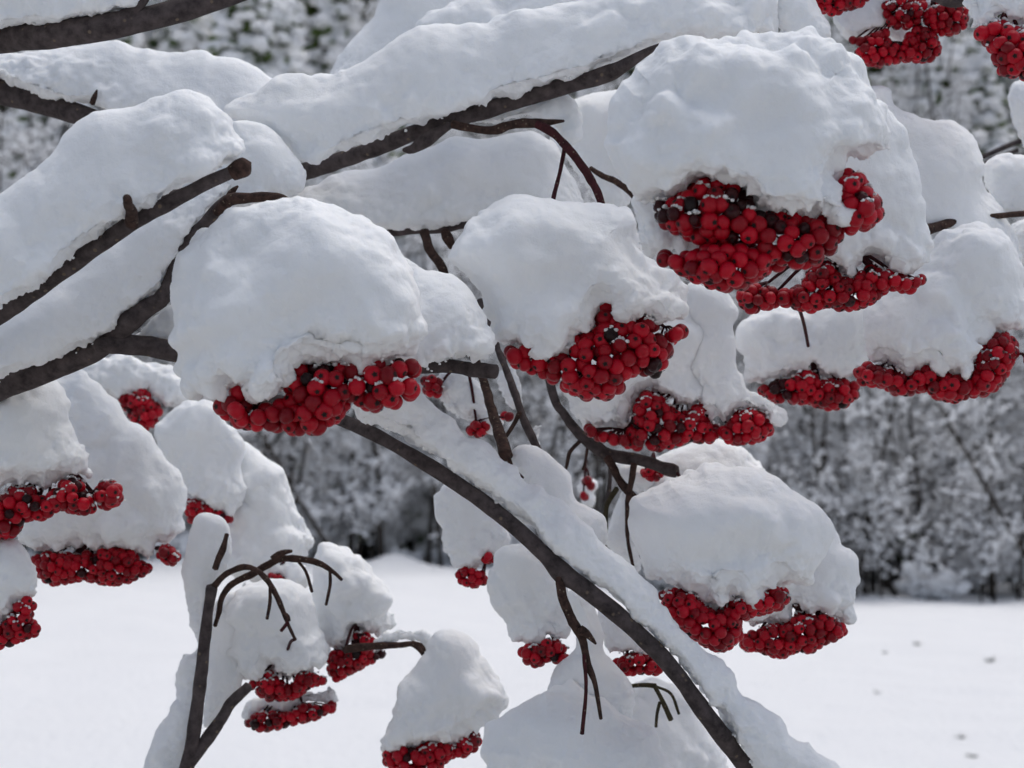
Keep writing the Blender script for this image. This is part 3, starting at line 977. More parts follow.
branch("straight dark branch slanting down through the centre to the bottom edge",
       D([(240, 395), (300, 405), (344, 421), (379, 437), (426, 464), (472, 494), (509, 522), (541, 551), (562, 572), (596, 597), (640, 635), (674, 671), (702, 709), (721, 734), (740, 759), (790, 820), (900, 960)], [.72, .67, .66, .66, .66, .70], [11, 13, 14.5, 15.5, 16, 17, 17, 17.5, 18, 22]),
       [("twig", D([(562, 570), (560, 577), (563, 600), (573, 622), (582, 637), (587, 662), (595, 684), (601, 719)], .658, [11, 9.5, 9.5, 10.5, 8, 5.5, 3.5]), M_TWIG),
        ("bud", D([(580, 630), (587, 634), (596, 644)], .655, [10, 8, 2]), M_TWIG),
        ("fruit_stalk", D([(584, 655), (586, 690), (582, 734)], .655, 4), M_RED_TWIG)],
       knots=[(562, 572, .66, .25, .005), (735, 752, .66, .2, .006)])
branch("dark upright branch with arching twigs in the lower left",
       D([(150, 900), (175, 810), (187, 768), (194, 731), (200, 684), (205, 637), (209, 605), (212, 586)], [.78, .78], [18, 15, 14, 13, 11, 9]),
       [("twig", D([(211, 590), (225, 575), (244, 567), (259, 572), (272, 587), (281, 606), (287, 622), (295, 639)], [.78, .762], [6.5, 6, 6, 5, 2.5]), M_TWIG),
        ("side_twig", D([(270, 586), (270, 602), (267, 619)], .764, 3.2), M_TWIG),
        ("side_twig", D([(284, 613), (288, 616), (289, 621)], .762, 3), M_TWIG),
        ("side_twig", D([(288, 622), (285, 626), (281, 631)], .760, 3.5), M_RED_TWIG),
        ("twig", D([(215, 626), (219, 612), (222, 597), (232, 584), (250, 575), (266, 566), (281, 559), (300, 559), (318, 563), (332, 571), (342, 580)], [.785, .78], [5, 5, 7.5, 7, 7, 6, 3]), M_TWIG),
        ("side_twig", D([(274, 560), (282, 553), (292, 551)], .78, [9, 7, 3]), M_TWIG),
        ("side_twig", D([(298, 561), (306, 572), (312, 592)], .785, 3.2), M_TWIG),
        ("side_twig", D([(330, 571), (330, 586), (326, 605)], .785, 3.4), M_TWIG),
        ("twig", D([(215, 569), (219, 558), (223, 549), (227, 534)], .765, [6, 7, 7, 4]), M_TWIG),
        ("limb", D([(190, 762), (203, 745), (219, 722), (231, 703), (249, 686)], [.78, .79], [14, 14, 12, 10]), M_BARK)],
       knots=[(212, 588, .78, .25, .004)])
branch("short curled brown twig poking from the snowy clusters at lower left",
       D([(345, 650), (353, 648), (375, 646), (400, 645), (412, 644), (420, 650), (426, 659)], [.84, .82], [7, 9, 7, 6, 5, 4]),
       [("twig", D([(412, 643), (421, 645), (425, 651)], .815, [5, 4, 3]), M_TWIG)], M_TWIG)
branch("small olive arching twig low beside the slanting branch",
       D([(616, 724), (618, 708), (621, 694), (628, 687), (643, 685), (656, 686)], .77, [2.8, 3.6, 4, 5]),
       [("twig", D([(655, 686), (671, 694), (679, 714)], .77, [3, 2.8]), M_OLIVE),
        ("twig", D([(655, 687), (662, 700), (671, 720)], .768, [4.5, 4.5, 5]), M_OLIVE),
        ("side_twig", D([(660, 702), (657, 714), (656, 727)], .768, 3.2), M_OLIVE)], M_OLIVE)
branch("thin brown branch reaching in from the right edge between snow heaps",
       D([(1300, 190), (1150, 205), (1060, 211), (1007, 215), (965, 220), (940, 226), (924, 231)], [.82, .76, .735], [14, 9, 6, 6, 10, 13]), (), M_TWIG)
branch("dark branch along the top edge above the right-hand berry clusters",
       D([(700, -70), (800, -45), (880, -22), (930, -8), (954, 1), (985, -12), (1060, -40), (1250, -90)], .74, [10, 12, 13, 14, 14]), ())
branch("far thin grey twig behind the right-hand snow heaps",
       D([(940, 175), (985, 156), (1020, 141), (1080, 120), (1200, 90)], 1.25, [5, 5, 6, 9]),
       [("twig", D([(960, 176), (990, 160), (1018, 150)], 1.24, [3, 4]), M_BARK)], M_BARK)

# ------------------------------------------------------------------ snow on branches
BS = ("branch_snow", "snow", "snow lying along branches")
def bsnow(label, top, bot, d, **kw): return snow("branch_snow", label, BS[1], BS[2], top, bot, d, **{"lump": 0.6, "fine": 0.65, "crumbs": 0.2, **kw})
def capsnow(label, top, bot, d, **kw): return snow("snow_cap", label, "snow cap", "snow caps on berry clusters", top, bot, d, **{"ragged": 2.0, "crumbs": 1.0, **kw})

bsnow("thin snow strip on the thick branch in the top left corner",
      [(-60, 32), (-40, -30), (60, -45), (160, -30)], [(148, -12), (134, 3), (122, 9), (95, 10), (80, 14), (60, 19), (20, 22), (0, 25)], .665, Rb=5)
bsnow("wide flat grey snow bank behind, lying on the dipping left branch",
      [(-60, 66), (-30, 58), (0, 53), (50, 48), (100, 41), (118, 40), (128, 45), (150, 51), (190, 52), (200, 50), (215, 56), (235, 58), (255, 66), (275, 80), (300, 100), (310, 120)],
      [(250, 135), (180, 140), (130, 122), (103, 112), (90, 101), (70, 103), (40, 93), (15, 85), (0, 79), (-40, 74)], .815, Rb=7)
bsnow("tall rounded snow heap on the cut-off slender branch at upper left",
      [(-60, 345), (-50, 240), (0, 195), (40, 165), (50, 157), (60, 142), (75, 122), (95, 110), (130, 108), (145, 100), (165, 93), (190, 92), (205, 98), (217, 108), (228, 120), (240, 140), (247, 156)],
      [(236, 163), (225, 163), (200, 175), (165, 197), (140, 212), (110, 228), (95, 238), (60, 264), (20, 294), (0, 307), (-30, 326)], .605, Rb=10)
bsnow("rounded snow lump just behind the round brown end bud",
      [(212, 150), (220, 128), (240, 121), (262, 125), (280, 138), (293, 155), (302, 168), (304, 185), (299, 198)],
      [(284, 204), (268, 200), (240, 205), (216, 195)], .70)
bsnow("long snow bank on the forked grey branch below the slender branch",
      [(-60, 410), (-55, 350), (0, 316), (60, 270), (130, 222), (195, 184), (222, 178), (238, 186)],
      [(222, 202), (211, 211), (200, 226), (186, 245), (170, 276), (160, 290), (147, 300), (124, 316), (100, 339), (60, 355), (30, 367), (0, 377), (-30, 392)], .69, Rb=8)
bsnow("small snow wedge in the fork of the grey branch",
      [(122, 344), (138, 330), (155, 315), (172, 305), (195, 315), (200, 340)], [(185, 350), (165, 345), (145, 341)], .70, Rb=6)
bsnow("huge snow ridge heaped along the long upper branch",
      [(298, 163), (290, 150), (272, 138), (250, 124), (228, 114), (232, 100), (262, 85), (275, 79), (290, 74), (318, 73), (340, 68), (362, 60), (390, 44), (415, 28), (450, 25), (488, 24), (500, 15), (560, 4), (620, -10), (700, -22), (765, -22), (779, -2), (780, 24), (772, 38)],
      [(756, 36), (740, 40), (690, 37), (665, 41), (640, 51), (612, 65), (570, 77), (520, 91), (470, 106), (420, 122), (370, 141), (330, 156), (310, 163)], .72, Rb=9, lump=0.9)
bsnow("hazy snow ridge behind the upper snow ridge, left slope",
      [(322, 90), (334, 66), (350, 40), (365, 23), (381, 4), (400, -30), (470, -50), (560, -40)], [(560, 20), (480, 50), (420, 70), (360, 85)], .86)
bsnow("second snow ridge seen over the top of the upper snow ridge",
      [(380, 66), (392, 48), (412, 27), (425, 14), (445, 6), (480, -10), (560, -40), (660, -40)], [(640, 10), (560, 40), (480, 60), (420, 70)], .80)
bsnow("broad snow bank on the slim horizontal branch in the middle",
      [(285, 215), (295, 196), (310, 188), (340, 171), (375, 168), (408, 154), (431, 148), (456, 135), (487, 138), (506, 134), (531, 131), (546, 137), (560, 150), (575, 178), (585, 205)],
      [(560, 232), (500, 226), (470, 222), (440, 224), (393, 228), (340, 235)], .81, Rb=7)
bsnow("thin snow strip on the crooked twig under the upper branch",
      [(468, 124), (490, 113), (530, 100), (560, 93), (574, 98), (580, 115), (577, 140)], [(566, 137), (556, 124), (535, 117), (510, 119), (490, 125)], .735, Rb=5)
bsnow("grey snow column between the crooked twig and the big right cap",
      [(548, 150), (555, 112), (566, 98), (600, 90), (625, 95), (640, 140), (640, 200)], [(620, 215), (600, 205), (585, 185), (570, 165)], .84)
bsnow("long snow strip lying on the straight slanting central branch",
      [(346, 412), (352, 404), (380, 392), (410, 388), (422, 394), (441, 410), (456, 418), (466, 435), (478, 437), (491, 443), (500, 457), (512, 465), (520, 473), (529, 481), (544, 484), (560, 498), (570, 508), (581, 517), (594, 529), (604, 544), (619, 554), (634, 566), (647, 582), (656, 591), (659, 604), (677, 622), (694, 640), (709, 653), (723, 661), (735, 675), (742, 690), (760, 703), (782, 715), (791, 733), (810, 744), (823, 756), (838, 766), (880, 800)],
      [(830, 830), (775, 790), (745, 755), (728, 728), (710, 702), (682, 664), (646, 627), (603, 589), (570, 562), (550, 545), (516, 514), (480, 486), (434, 456), (385, 428), (360, 418)], .665, Rb=7, T=26)
bsnow("lumpy snow mound behind the slanting branch below the hanging twigs",
      [(508, 490), (506, 462), (513, 447), (525, 442), (537, 446), (550, 454), (566, 466), (574, 482), (578, 500), (597, 508), (606, 517), (607, 532), (604, 555)],
      [(585, 560), (550, 530), (520, 505)], .71)
bsnow("tall ragged snow column leaning on the dark upright branch, lower left",
      [(140, 830), (143, 770), (153, 740), (162, 722), (174, 704), (178, 697), (174, 684), (175, 665), (182, 652), (194, 648), (192, 634), (187, 605), (183, 575), (186, 548), (191, 525), (200, 513), (215, 514), (228, 524), (232, 550), (222, 575)],
      [(214, 590), (208, 610), (205, 640), (200, 690), (194, 735), (184, 790)], .80, Rb=8)
bsnow("snow slope between the upright branch and its right fork",
      [(200, 735), (204, 690), (207, 640), (212, 605), (232, 590), (250, 600), (250, 650), (246, 678)], [(232, 697), (218, 716), (206, 734)], .83)
bsnow("small snow lump at the right edge above a thin branch",
      [(984, 180), (984, 167), (991, 159), (1007, 156), (1035, 162), (1060, 180)], [(1060, 206), (1035, 211), (1007, 213), (993, 200)], .79, Rb=8)
bsnow("snow lump at the right edge below a thin branch",
      [(1005, 222), (1025, 217), (1060, 214), (1080, 230), (1070, 270)], [(1040, 285), (1021, 262), (1012, 240)], .82)
bsnow("upright snow lump at the right edge under the corner berries",
      [(1016, 141), (1010, 117), (1004, 98), (1008, 85), (1020, 78), (1050, 82)], [(1060, 130), (1040, 150), (1026, 144)], .86)
bsnow("snow heap on the top edge left of the small upper berries",
      [(768, 30), (768, -10), (790, -25), (812, -8), (818, 6), (828, 17), (834, 28), (832, 40)], [(815, 48), (795, 50), (778, 44)], .73)
bsnow("snow shelf along the top edge between the small berry clusters",
      [(826, 10), (830, -30), (880, -50), (960, -50), (962, -10)], [(945, 8), (925, 12), (905, 8), (892, 25), (880, 30), (862, 36), (849, 37), (836, 30)], .79, Rb=8)
bsnow("small snow chunk filling a hole among the upper right berries",
      [(888, 42), (888, 30), (895, 25), (906, 26), (911, 32)], [(907, 42), (898, 46)], .80, step=1.5)
bsnow("tiny twig tip of snow beside the hanging twigs",
      [(528, 436), (530, 428), (536, 424), (543, 424), (544, 430)], [(540, 438), (539, 447), (533, 446)], .74, step=1.2)
bsnow("sliver of snow to the right of the hanging twigs",
      [(497, 378), (505, 366), (516, 365), (521, 380), (524, 398)], [(520, 416), (512, 408), (503, 395)], .80, step=1.5)
bsnow("small snow pocket among the forked twigs",
      [(611, 480), (613, 464), (628, 459), (650, 462), (664, 470)], [(655, 485), (638, 496), (624, 486)], .84, step=1.5)
bsnow("pointed snow sliver behind the central forked twigs",
      [(604, 548), (611, 520), (620, 497), (628, 492), (637, 505)], [(640, 545), (640, 575), (622, 562)], .84, step=1.5)
bsnow("snow on the short curled brown twig",
      [(372, 646), (380, 634), (392, 629), (405, 627), (421, 630), (434, 638)], [(428, 650), (412, 641), (395, 642), (382, 646)], .835, Rb=5, step=1.5)
bsnow("narrow snow column behind the brown hanging twig",
      [(543, 722), (547, 690), (558, 670), (573, 657), (575, 630), (568, 605), (568, 590), (582, 588), (598, 604), (605, 632), (604, 654), (621, 670), (629, 695), (634, 715)], [(610, 735), (575, 735)], .73, lump=1.2, fine=1.0)

# ------------------------------------------------------------------ snow caps on berry clusters
capsnow("largest left cap, broad smooth dome over red berries",
        [(209, 400), (197, 396), (188, 388), (181, 362), (173, 345), (171, 309), (172, 287), (175, 262), (187, 240), (203, 223), (225, 210), (245, 203), (275, 198), (310, 200), (335, 207), (360, 220), (385, 236), (402, 256), (418, 290), (424, 325), (421, 350)],
        [(408, 354), (395, 356), (376, 362), (350, 365), (320, 364), (294, 368), (289, 384), (268, 392), (252, 391), (243, 381), (228, 386)], .60, T=84, Rb=24, lump=1.25)
capsnow("smooth shoulder of snow over the cut branch stub, right of the largest left cap",
        [(378, 260), (400, 252), (425, 265), (445, 270), (458, 278), (470, 290), (478, 305), (485, 320), (491, 335), (491, 342), (493, 351)],
        [(486, 354), (470, 351), (450, 350), (440, 360), (430, 366), (421, 365), (400, 350), (380, 320)], .645, Rb=10)
capsnow("rounded middle cap over the plump berry cluster at picture centre",
        [(497, 351), (491, 330), (484, 308), (473, 282), (455, 268), (447, 258), (455, 240), (470, 222), (490, 208), (515, 198), (550, 197), (590, 203), (618, 207), (632, 216), (638, 236), (645, 254), (658, 267), (674, 274), (683, 284), (687, 306), (690, 324)],
        [(678, 325), (664, 330), (650, 318), (638, 312), (628, 319), (614, 318), (606, 301), (597, 318), (590, 334), (572, 338), (564, 350), (552, 356), (537, 355), (526, 342), (513, 348)], .68, T=70, Rb=24, lump=1.25)
capsnow("biggest cap of all, wide puffy dome at upper right",
        [(658, 210), (643, 206), (632, 196), (626, 188), (614, 166), (608, 147), (605, 125), (608, 103), (614, 87), (627, 71), (647, 52), (672, 40), (699, 36), (749, 37), (771, 37), (791, 29), (810, 31), (829, 36), (845, 47), (860, 59), (870, 80), (884, 105), (893, 135), (892, 156), (880, 165)],
        [(866, 163), (852, 160), (842, 166), (837, 178), (840, 194), (845, 210), (843, 222), (832, 224), (822, 217), (792, 214), (771, 213), (752, 207), (747, 195), (730, 189), (708, 184), (696, 192), (674, 202)], .60, T=88, Rb=24, crumbs=0, lump=1.35)
capsnow("grey snow tucked under the biggest cap between its berry rows",
        [(634, 240), (628, 215), (630, 196), (650, 188), (700, 195), (738, 220), (738, 245)], [(710, 255), (695, 252), (680, 247), (665, 250), (650, 254), (642, 244)], .625, Rb=6)
capsnow("cap lobe hugging the right side of the biggest cap above a narrow berry band",
        [(800, 265), (810, 200), (840, 120), (880, 105), (898, 125), (910, 148), (918, 172), (921, 195), (928, 214), (932, 240), (930, 262), (922, 275)],
        [(912, 270), (900, 272), (888, 270), (879, 266), (866, 264), (854, 275), (841, 272), (829, 258), (815, 262)], .665, Rb=16)
capsnow("tall snow lobe behind, between the biggest cap and the right edge heap",
        [(860, 240), (855, 120), (866, 88), (880, 85), (892, 88), (896, 103), (913, 111), (929, 119), (951, 122), (970, 135), (979, 147), (984, 160), (985, 178), (996, 194), (1007, 212), (1017, 240), (1022, 270)],
        [(1000, 300), (960, 300), (920, 270), (890, 250)], .77)
capsnow("large cap at the right edge over a long row of berries",
        [(851, 367), (864, 352), (862, 325), (868, 306), (885, 290), (915, 265), (932, 254), (944, 236), (964, 222), (992, 226), (1009, 240), (1019, 256), (1024, 272), (1026, 300), (1022, 325), (1012, 336)],
        [(995, 332), (978, 344), (974, 378), (954, 372), (938, 374), (928, 363), (910, 374), (895, 369), (879, 365), (866, 362)], .72, T=52, Rb=20)
capsnow("low grey cap in the shade below the big right cap, over its own berry band",
        [(752, 388), (741, 362), (734, 338), (738, 325), (751, 316), (775, 305), (830, 296), (872, 300), (876, 330), (868, 360)],
        [(856, 379), (838, 378), (820, 379), (812, 367), (798, 374), (780, 381), (766, 381)], .81, Rb=14)
capsnow("soft cap left part over dangling berries right of picture centre",
        [(583, 426), (570, 408), (560, 370), (580, 330), (640, 290), (690, 290), (720, 330), (725, 380)],
        [(714, 392), (700, 406), (685, 408), (664, 398), (648, 390), (634, 402), (627, 428), (610, 427), (596, 424)], .79, Rb=12)
capsnow("slender dripping cap draped over the right end of those dangling berries",
        [(690, 400), (680, 330), (686, 292), (697, 284), (714, 287), (730, 294), (744, 312), (736, 325), (736, 338), (740, 362), (750, 381), (762, 394), (781, 404), (784, 420), (775, 432)],
        [(766, 415), (748, 412), (735, 412), (727, 424), (712, 420), (700, 412)], .775, Rb=12)
capsnow("short snow ledge right above the lower right dome",
        [(640, 490), (650, 465), (680, 446), (719, 437), (740, 442), (757, 458), (766, 470), (770, 490)], [(750, 520), (700, 520), (660, 510)], .85)
capsnow("big smooth dome over the lower right berries",
        [(658, 590), (645, 575), (640, 555), (630, 527), (629, 508), (635, 497), (648, 486), (664, 474), (690, 466), (730, 466), (768, 474), (787, 484), (803, 499), (819, 508), (829, 525), (828, 550), (815, 575), (800, 596)],
        [(788, 590), (776, 586), (768, 590), (760, 598), (750, 600), (734, 594), (728, 605), (715, 608), (703, 602), (692, 592), (675, 588)], .70, T=78, Rb=24, lump=1.3)
capsnow("side lobe of snow on the outer right of the lower right dome",
        [(735, 625), (740, 590), (770, 550), (800, 510), (819, 508), (831, 517), (839, 532), (842, 545), (850, 551), (856, 563), (856, 582), (855, 602), (850, 630)],
        [(838, 620), (828, 614), (810, 613), (795, 611), (785, 622), (773, 625), (760, 630)], .765, Rb=12)
capsnow("pale cap hidden half behind the slanting branch over three-row berries",
        [(521, 648), (512, 640), (507, 626), (494, 613), (488, 596), (488, 578), (493, 562), (504, 545), (530, 545), (560, 575), (570, 610), (565, 640)],
        [(556, 642), (548, 638), (534, 642)], .745, Rb=12)
capsnow("narrow pale cap behind the slanting branch with few berries at its foot",
        [(456, 573), (448, 560), (441, 540), (439, 522), (431, 500), (438, 486), (455, 480), (490, 500), (510, 530), (505, 560)],
        [(494, 562), (484, 562), (478, 568), (466, 569)], .80, Rb=10)
capsnow("small cap tucked behind the slanting branch beside the hanging brown twig",
        [(609, 660), (600, 640), (596, 615), (605, 600), (640, 625), (664, 655)], [(655, 656), (640, 652), (627, 653), (618, 656)], .75, Rb=8)
capsnow("wide dome rising from the bottom edge at picture centre",
        [(478, 850), (480, 780), (481, 755), (487, 731), (502, 716), (527, 699), (546, 690), (580, 692), (605, 701), (627, 713), (646, 720), (660, 733), (667, 755), (680, 800), (680, 850)], [(620, 870), (540, 870)], .71, T=75, lump=1.2)
capsnow("dim snow dome right of the bottom centre dome, under the olive twig",
        [(610, 760), (618, 700), (630, 682), (650, 678), (678, 684), (693, 696), (703, 720), (722, 752), (740, 800)], [(700, 830), (640, 820)], .82)
capsnow("cap at the left edge above large berries",
        [(-50, 500), (-60, 430), (-20, 396), (20, 383), (48, 379), (64, 398), (72, 430), (84, 449), (94, 474), (100, 490), (102, 505)],
        [(95, 503), (84, 486), (76, 476), (62, 480), (50, 490), (40, 494), (30, 486), (18, 487), (6, 486), (-20, 496)], .74, T=48, Rb=24)
capsnow("tall sloping cap behind the left edge cap, long berry row below",
        [(28, 555), (16, 540), (10, 490), (16, 410), (40, 374), (80, 365), (94, 377), (109, 393), (122, 406), (131, 421), (150, 434), (169, 459), (184, 481), (188, 502), (185, 527), (182, 546)],
        [(172, 545), (158, 547), (148, 560), (134, 551), (118, 547), (104, 546), (90, 553), (82, 545), (62, 552), (45, 553)], .82, T=46, Rb=24)
capsnow("low cap at the left edge, lowest of the left edge caps",
        [(-60, 640), (-60, 560), (-20, 542), (10, 538), (22, 547), (29, 560), (35, 577), (37, 592), (34, 602)], [(20, 600), (12, 610), (0, 624), (-25, 632)], .74, Rb=12)
capsnow("distant snow hump under the forked grey branch, over a little berry bunch",
        [(72, 385), (80, 366), (100, 357), (130, 356), (165, 364), (190, 382), (202, 405)], [(180, 404), (160, 398), (150, 388), (138, 388), (122, 394), (105, 394)], .97, Rb=9)
capsnow("pale left-hand hump with a thin berry fringe near its base",
        [(182, 500), (170, 470), (152, 434), (162, 418), (175, 406), (194, 397), (212, 404), (228, 421), (246, 440), (244, 465), (247, 490), (238, 514)],
        [(228, 515), (212, 509), (202, 502), (190, 498)], .93, Rb=10)
capsnow("bright sloping hump right of the thin berry fringe",
        [(215, 575), (225, 500), (235, 450), (246, 440), (254, 447), (269, 459), (287, 477), (297, 502), (309, 521), (316, 537), (311, 553)], [(290, 575), (260, 580), (235, 580)], .95)
capsnow("cap below the arching twigs over a pointed berry cluster",
        [(233, 683), (226, 660), (222, 630), (226, 600), (240, 585), (265, 578), (290, 583), (305, 590), (314, 603), (317, 618), (326, 634), (331, 653), (328, 672)],
        [(318, 674), (308, 672), (296, 677), (284, 684), (276, 672), (266, 672), (253, 679)], .84, T=50, Rb=13, lump=1.2)
capsnow("shallow slab of snow between two berry tiers at lower left",
        [(239, 716), (246, 702), (262, 696), (300, 690), (330, 680), (339, 692), (337, 706)], [(322, 710), (306, 706), (290, 712), (266, 711), (250, 718)], .865, Rb=8)
capsnow("tiny snow dab behind the arching twigs",
        [(268, 576), (278, 563), (292, 560), (304, 566), (308, 580), (305, 590)], [(296, 588), (285, 578), (276, 574)], .93, step=1.5)
capsnow("rounded cap right of the arching twigs over low dark berries",
        [(325, 652), (318, 630), (310, 590), (314, 560), (322, 546), (337, 547), (353, 553), (366, 561), (378, 572), (387, 584), (394, 598), (394, 615), (395, 628), (390, 634)],
        [(378, 637), (368, 634), (355, 631), (350, 644), (337, 651)], .87, T=46, Rb=13, lump=1.2)
capsnow("cap hanging from the curled brown twig, near the bottom edge",
        [(383, 755), (384, 742), (387, 722), (392, 702), (397, 684), (410, 668), (424, 652), (434, 633), (452, 630), (468, 637), (480, 656), (497, 675), (508, 690), (509, 704), (498, 715), (485, 732)],
        [(470, 732), (456, 742), (440, 742), (425, 742), (404, 744), (394, 754)], .82, T=54, Rb=13)
capsnow("small pale cap behind the hanging twigs with scattered berries",
        [(440, 408), (432, 390), (434, 372), (455, 368), (480, 380), (490, 405), (498, 425), (490, 436)], [(478, 420), (464, 424), (452, 414)], .80, Rb=8, step=1.5)
capsnow("speck of far snow holding two bright berries between twigs",
        [(578, 498), (576, 488), (582, 478), (592, 476), (599, 484), (597, 500)], [(590, 508), (582, 505)], 1.05, step=1.2)
capsnow("snow over the small berry bunches at the top right corner",
        [(962, 15), (960, -40), (1000, -60), (1060, -50), (1070, 20)], [(1040, 28), (1016, 26), (1002, 20), (985, 24), (974, 28)], .70)

# ------------------------------------------------------------------ berry clusters
cluster("wide dark-speckled berry cluster under the biggest cap",
        [[(650, 198), (662, 198), (676, 194), (694, 181), (706, 173), (722, 176), (745, 182), (756, 198), (775, 208), (820, 214), (842, 222), (846, 232), (838, 250), (820, 264), (800, 270), (760, 262), (720, 246), (696, 244), (676, 236), (655, 222)],
         [(651, 252), (668, 250), (692, 250), (720, 238), (770, 250), (790, 268), (768, 276), (745, 290), (715, 291), (690, 281), (668, 268), (653, 266)],
         [(838, 176), (848, 166), (860, 172), (872, 188), (886, 208), (882, 219), (868, 229), (848, 236), (840, 215)]],
        19.5, .596, T=40, attach=(768, 41, .66), dark=.07, seed=1, cap=215, darks=[(660, 206, 13), (680, 212, 10), (738, 200, 16), (768, 217, 16), (735, 263, 9)])
cluster("broad berry cluster with dark calyx eyes under the largest left cap",
        [(209, 398), (222, 398), (232, 384), (242, 383), (252, 402), (270, 402), (286, 394), (274, 372), (295, 363), (320, 360), (350, 362), (376, 357), (392, 355), (408, 358), (412, 347), (420, 355), (423, 384), (411, 402), (391, 411), (368, 412), (352, 404), (344, 419), (322, 435), (297, 436), (276, 432), (244, 430), (220, 418)],
        20.5, .597, T=38, attach=(290, 203, .65), dark=.03, seed=2, darks=[(310, 385, 9), (322, 368, 7)])
cluster("plump heart-shaped berry cluster under the middle cap",
        [(499, 352), (514, 343), (528, 338), (539, 354), (553, 352), (563, 344), (572, 330), (592, 330), (594, 314), (602, 299), (612, 300), (616, 314), (630, 315), (640, 309), (650, 314), (660, 322), (664, 334), (678, 322), (690, 331), (686, 342), (674, 351), (665, 374), (655, 379), (636, 377), (627, 389), (611, 400), (583, 401), (564, 392), (547, 382), (517, 370), (505, 364)],
        18, .674, T=38, attach=(604, 240, .69), dark=.03, seed=3, darks=[(655, 366, 10)])
cluster("narrow berry band under the lobe right of the biggest cap",
        [(730, 291), (745, 284), (760, 283), (782, 289), (800, 284), (810, 266), (826, 258), (841, 274), (854, 277), (862, 264), (880, 268), (898, 271), (910, 274), (922, 272), (928, 282), (920, 291), (907, 295), (891, 291), (879, 301), (866, 309), (845, 312), (823, 310), (807, 314), (782, 307), (751, 314), (735, 300)],
        14.5, .665, T=30, attach=(815, 200, .66), dark=.05, seed=4)
cluster("long berry row under the large cap at the right edge",
        [[(850, 367), (866, 362), (879, 366), (895, 370), (910, 374), (929, 362), (938, 374), (954, 371), (972, 380), (974, 392), (960, 404), (938, 401), (923, 393), (901, 398), (879, 388), (860, 385)],
         [(976, 346), (994, 331), (1012, 334), (1019, 348), (1016, 360), (1009, 376), (995, 392), (976, 398), (966, 392), (973, 370)],
         [(1017, 358), (1024, 352), (1034, 352), (1040, 360), (1028, 366)]],
        14.5, .717, T=32, attach=(928, 229, .76), dark=.04, seed=5)
cluster("berry band under the low grey cap, right of centre",
        [(754, 390), (772, 380), (795, 375), (812, 365), (819, 378), (838, 378), (858, 382), (860, 397), (841, 410), (829, 412), (810, 406), (782, 404), (763, 399)],
        13.5, .806, T=22, attach=(797, 302, .70), dark=.04, seed=6, darks=[(785, 383, 14)])
cluster("ragged dangling berry cluster with a lone upright tuft, right of centre",
        [[(580, 426), (589, 423), (605, 430), (627, 431), (634, 402), (646, 390), (664, 398), (682, 411), (698, 402), (712, 391), (716, 402), (706, 416), (718, 426), (722, 440), (706, 445), (688, 443), (667, 451), (640, 451), (609, 445), (585, 437)],
         [(716, 426), (728, 422), (734, 411), (758, 407), (767, 416), (775, 430), (763, 441), (744, 446), (720, 442)]],
        14, .782, T=30, attach=(711, 318, .80), dark=.05, seed=7, darks=[(648, 434, 12)])
cluster("deep berry cluster under the lower right dome",
        [(656, 588), (678, 588), (694, 591), (704, 602), (716, 608), (728, 606), (734, 593), (750, 597), (768, 585), (786, 588), (792, 600), (782, 610), (758, 617), (742, 624), (744, 636), (730, 650), (716, 653), (700, 645), (682, 632), (667, 622)],
        14, .695, T=40, attach=(677, 472, .79), dark=.02, seed=8)
cluster("berry tier on the outer right of the lower right dome",
        [(738, 640), (745, 632), (763, 627), (772, 622), (784, 624), (795, 612), (810, 613), (829, 614), (838, 619), (849, 631), (841, 640), (826, 645), (812, 654), (795, 654), (779, 660), (763, 654), (740, 650)],
        12.5, .762, T=26, attach=(790, 560, .79), dark=.04, seed=9)
cluster("compact berry cluster hanging just left of the brown hanging twig",
        [(517, 648), (531, 643), (549, 638), (562, 642), (571, 658), (564, 666), (549, 663), (531, 670), (521, 660)],
        13, .742, T=18, attach=(545, 600, .745), dark=.08, seed=10)
cluster("handful of berries at the foot of the narrow pale cap",
        [[(452, 576), (463, 567), (480, 570), (487, 575), (486, 585), (470, 589), (458, 583)], [(480, 551), (495, 551), (496, 563), (481, 563)]],
        10, .797, T=10, attach=(470, 530, .80), dark=.02, seed=11)
cluster("berry bunch wedged behind the slanting branch",
        [(607, 662), (618, 658), (634, 652), (650, 653), (664, 668), (660, 675), (640, 675), (622, 677), (610, 670)], 12.5, .748, T=16, attach=(630, 625, .75), dark=.1, seed=12)
cluster("large-berried cluster cut by the left edge",
        [[(-30, 500), (0, 496), (8, 485), (19, 487), (31, 485), (41, 495), (50, 491), (62, 480), (80, 475), (86, 490), (97, 507), (93, 516), (72, 516), (60, 510), (47, 521), (26, 522), (22, 532), (8, 539), (-30, 540)], [(94, 488), (104, 480), (121, 484), (122, 502), (108, 510), (96, 506)]],
        14, .736, T=30, attach=(40, 440, .74), dark=.08, seed=13)
cluster("long dense berry row under the tall sloping left cap",
        [[(30, 557), (41, 552), (62, 550), (80, 554), (86, 541), (92, 555), (103, 544), (116, 547), (134, 550), (141, 560), (153, 563), (148, 575), (125, 585), (109, 587), (84, 582), (56, 587), (44, 584), (35, 574)], [(155, 556), (160, 544), (172, 546), (184, 559), (182, 565), (168, 566)]],
        11.5, .815, T=26, attach=(100, 480, .82), dark=.02, seed=14)
cluster("small berry group cut by the left edge, lowest on that side",
        [(-25, 630), (0, 624), (11, 606), (18, 597), (30, 596), (38, 608), (32, 618), (43, 625), (41, 635), (25, 641), (6, 648), (-25, 650)], 13, .737, T=16, attach=(0, 570, .74), dark=.08, seed=15)
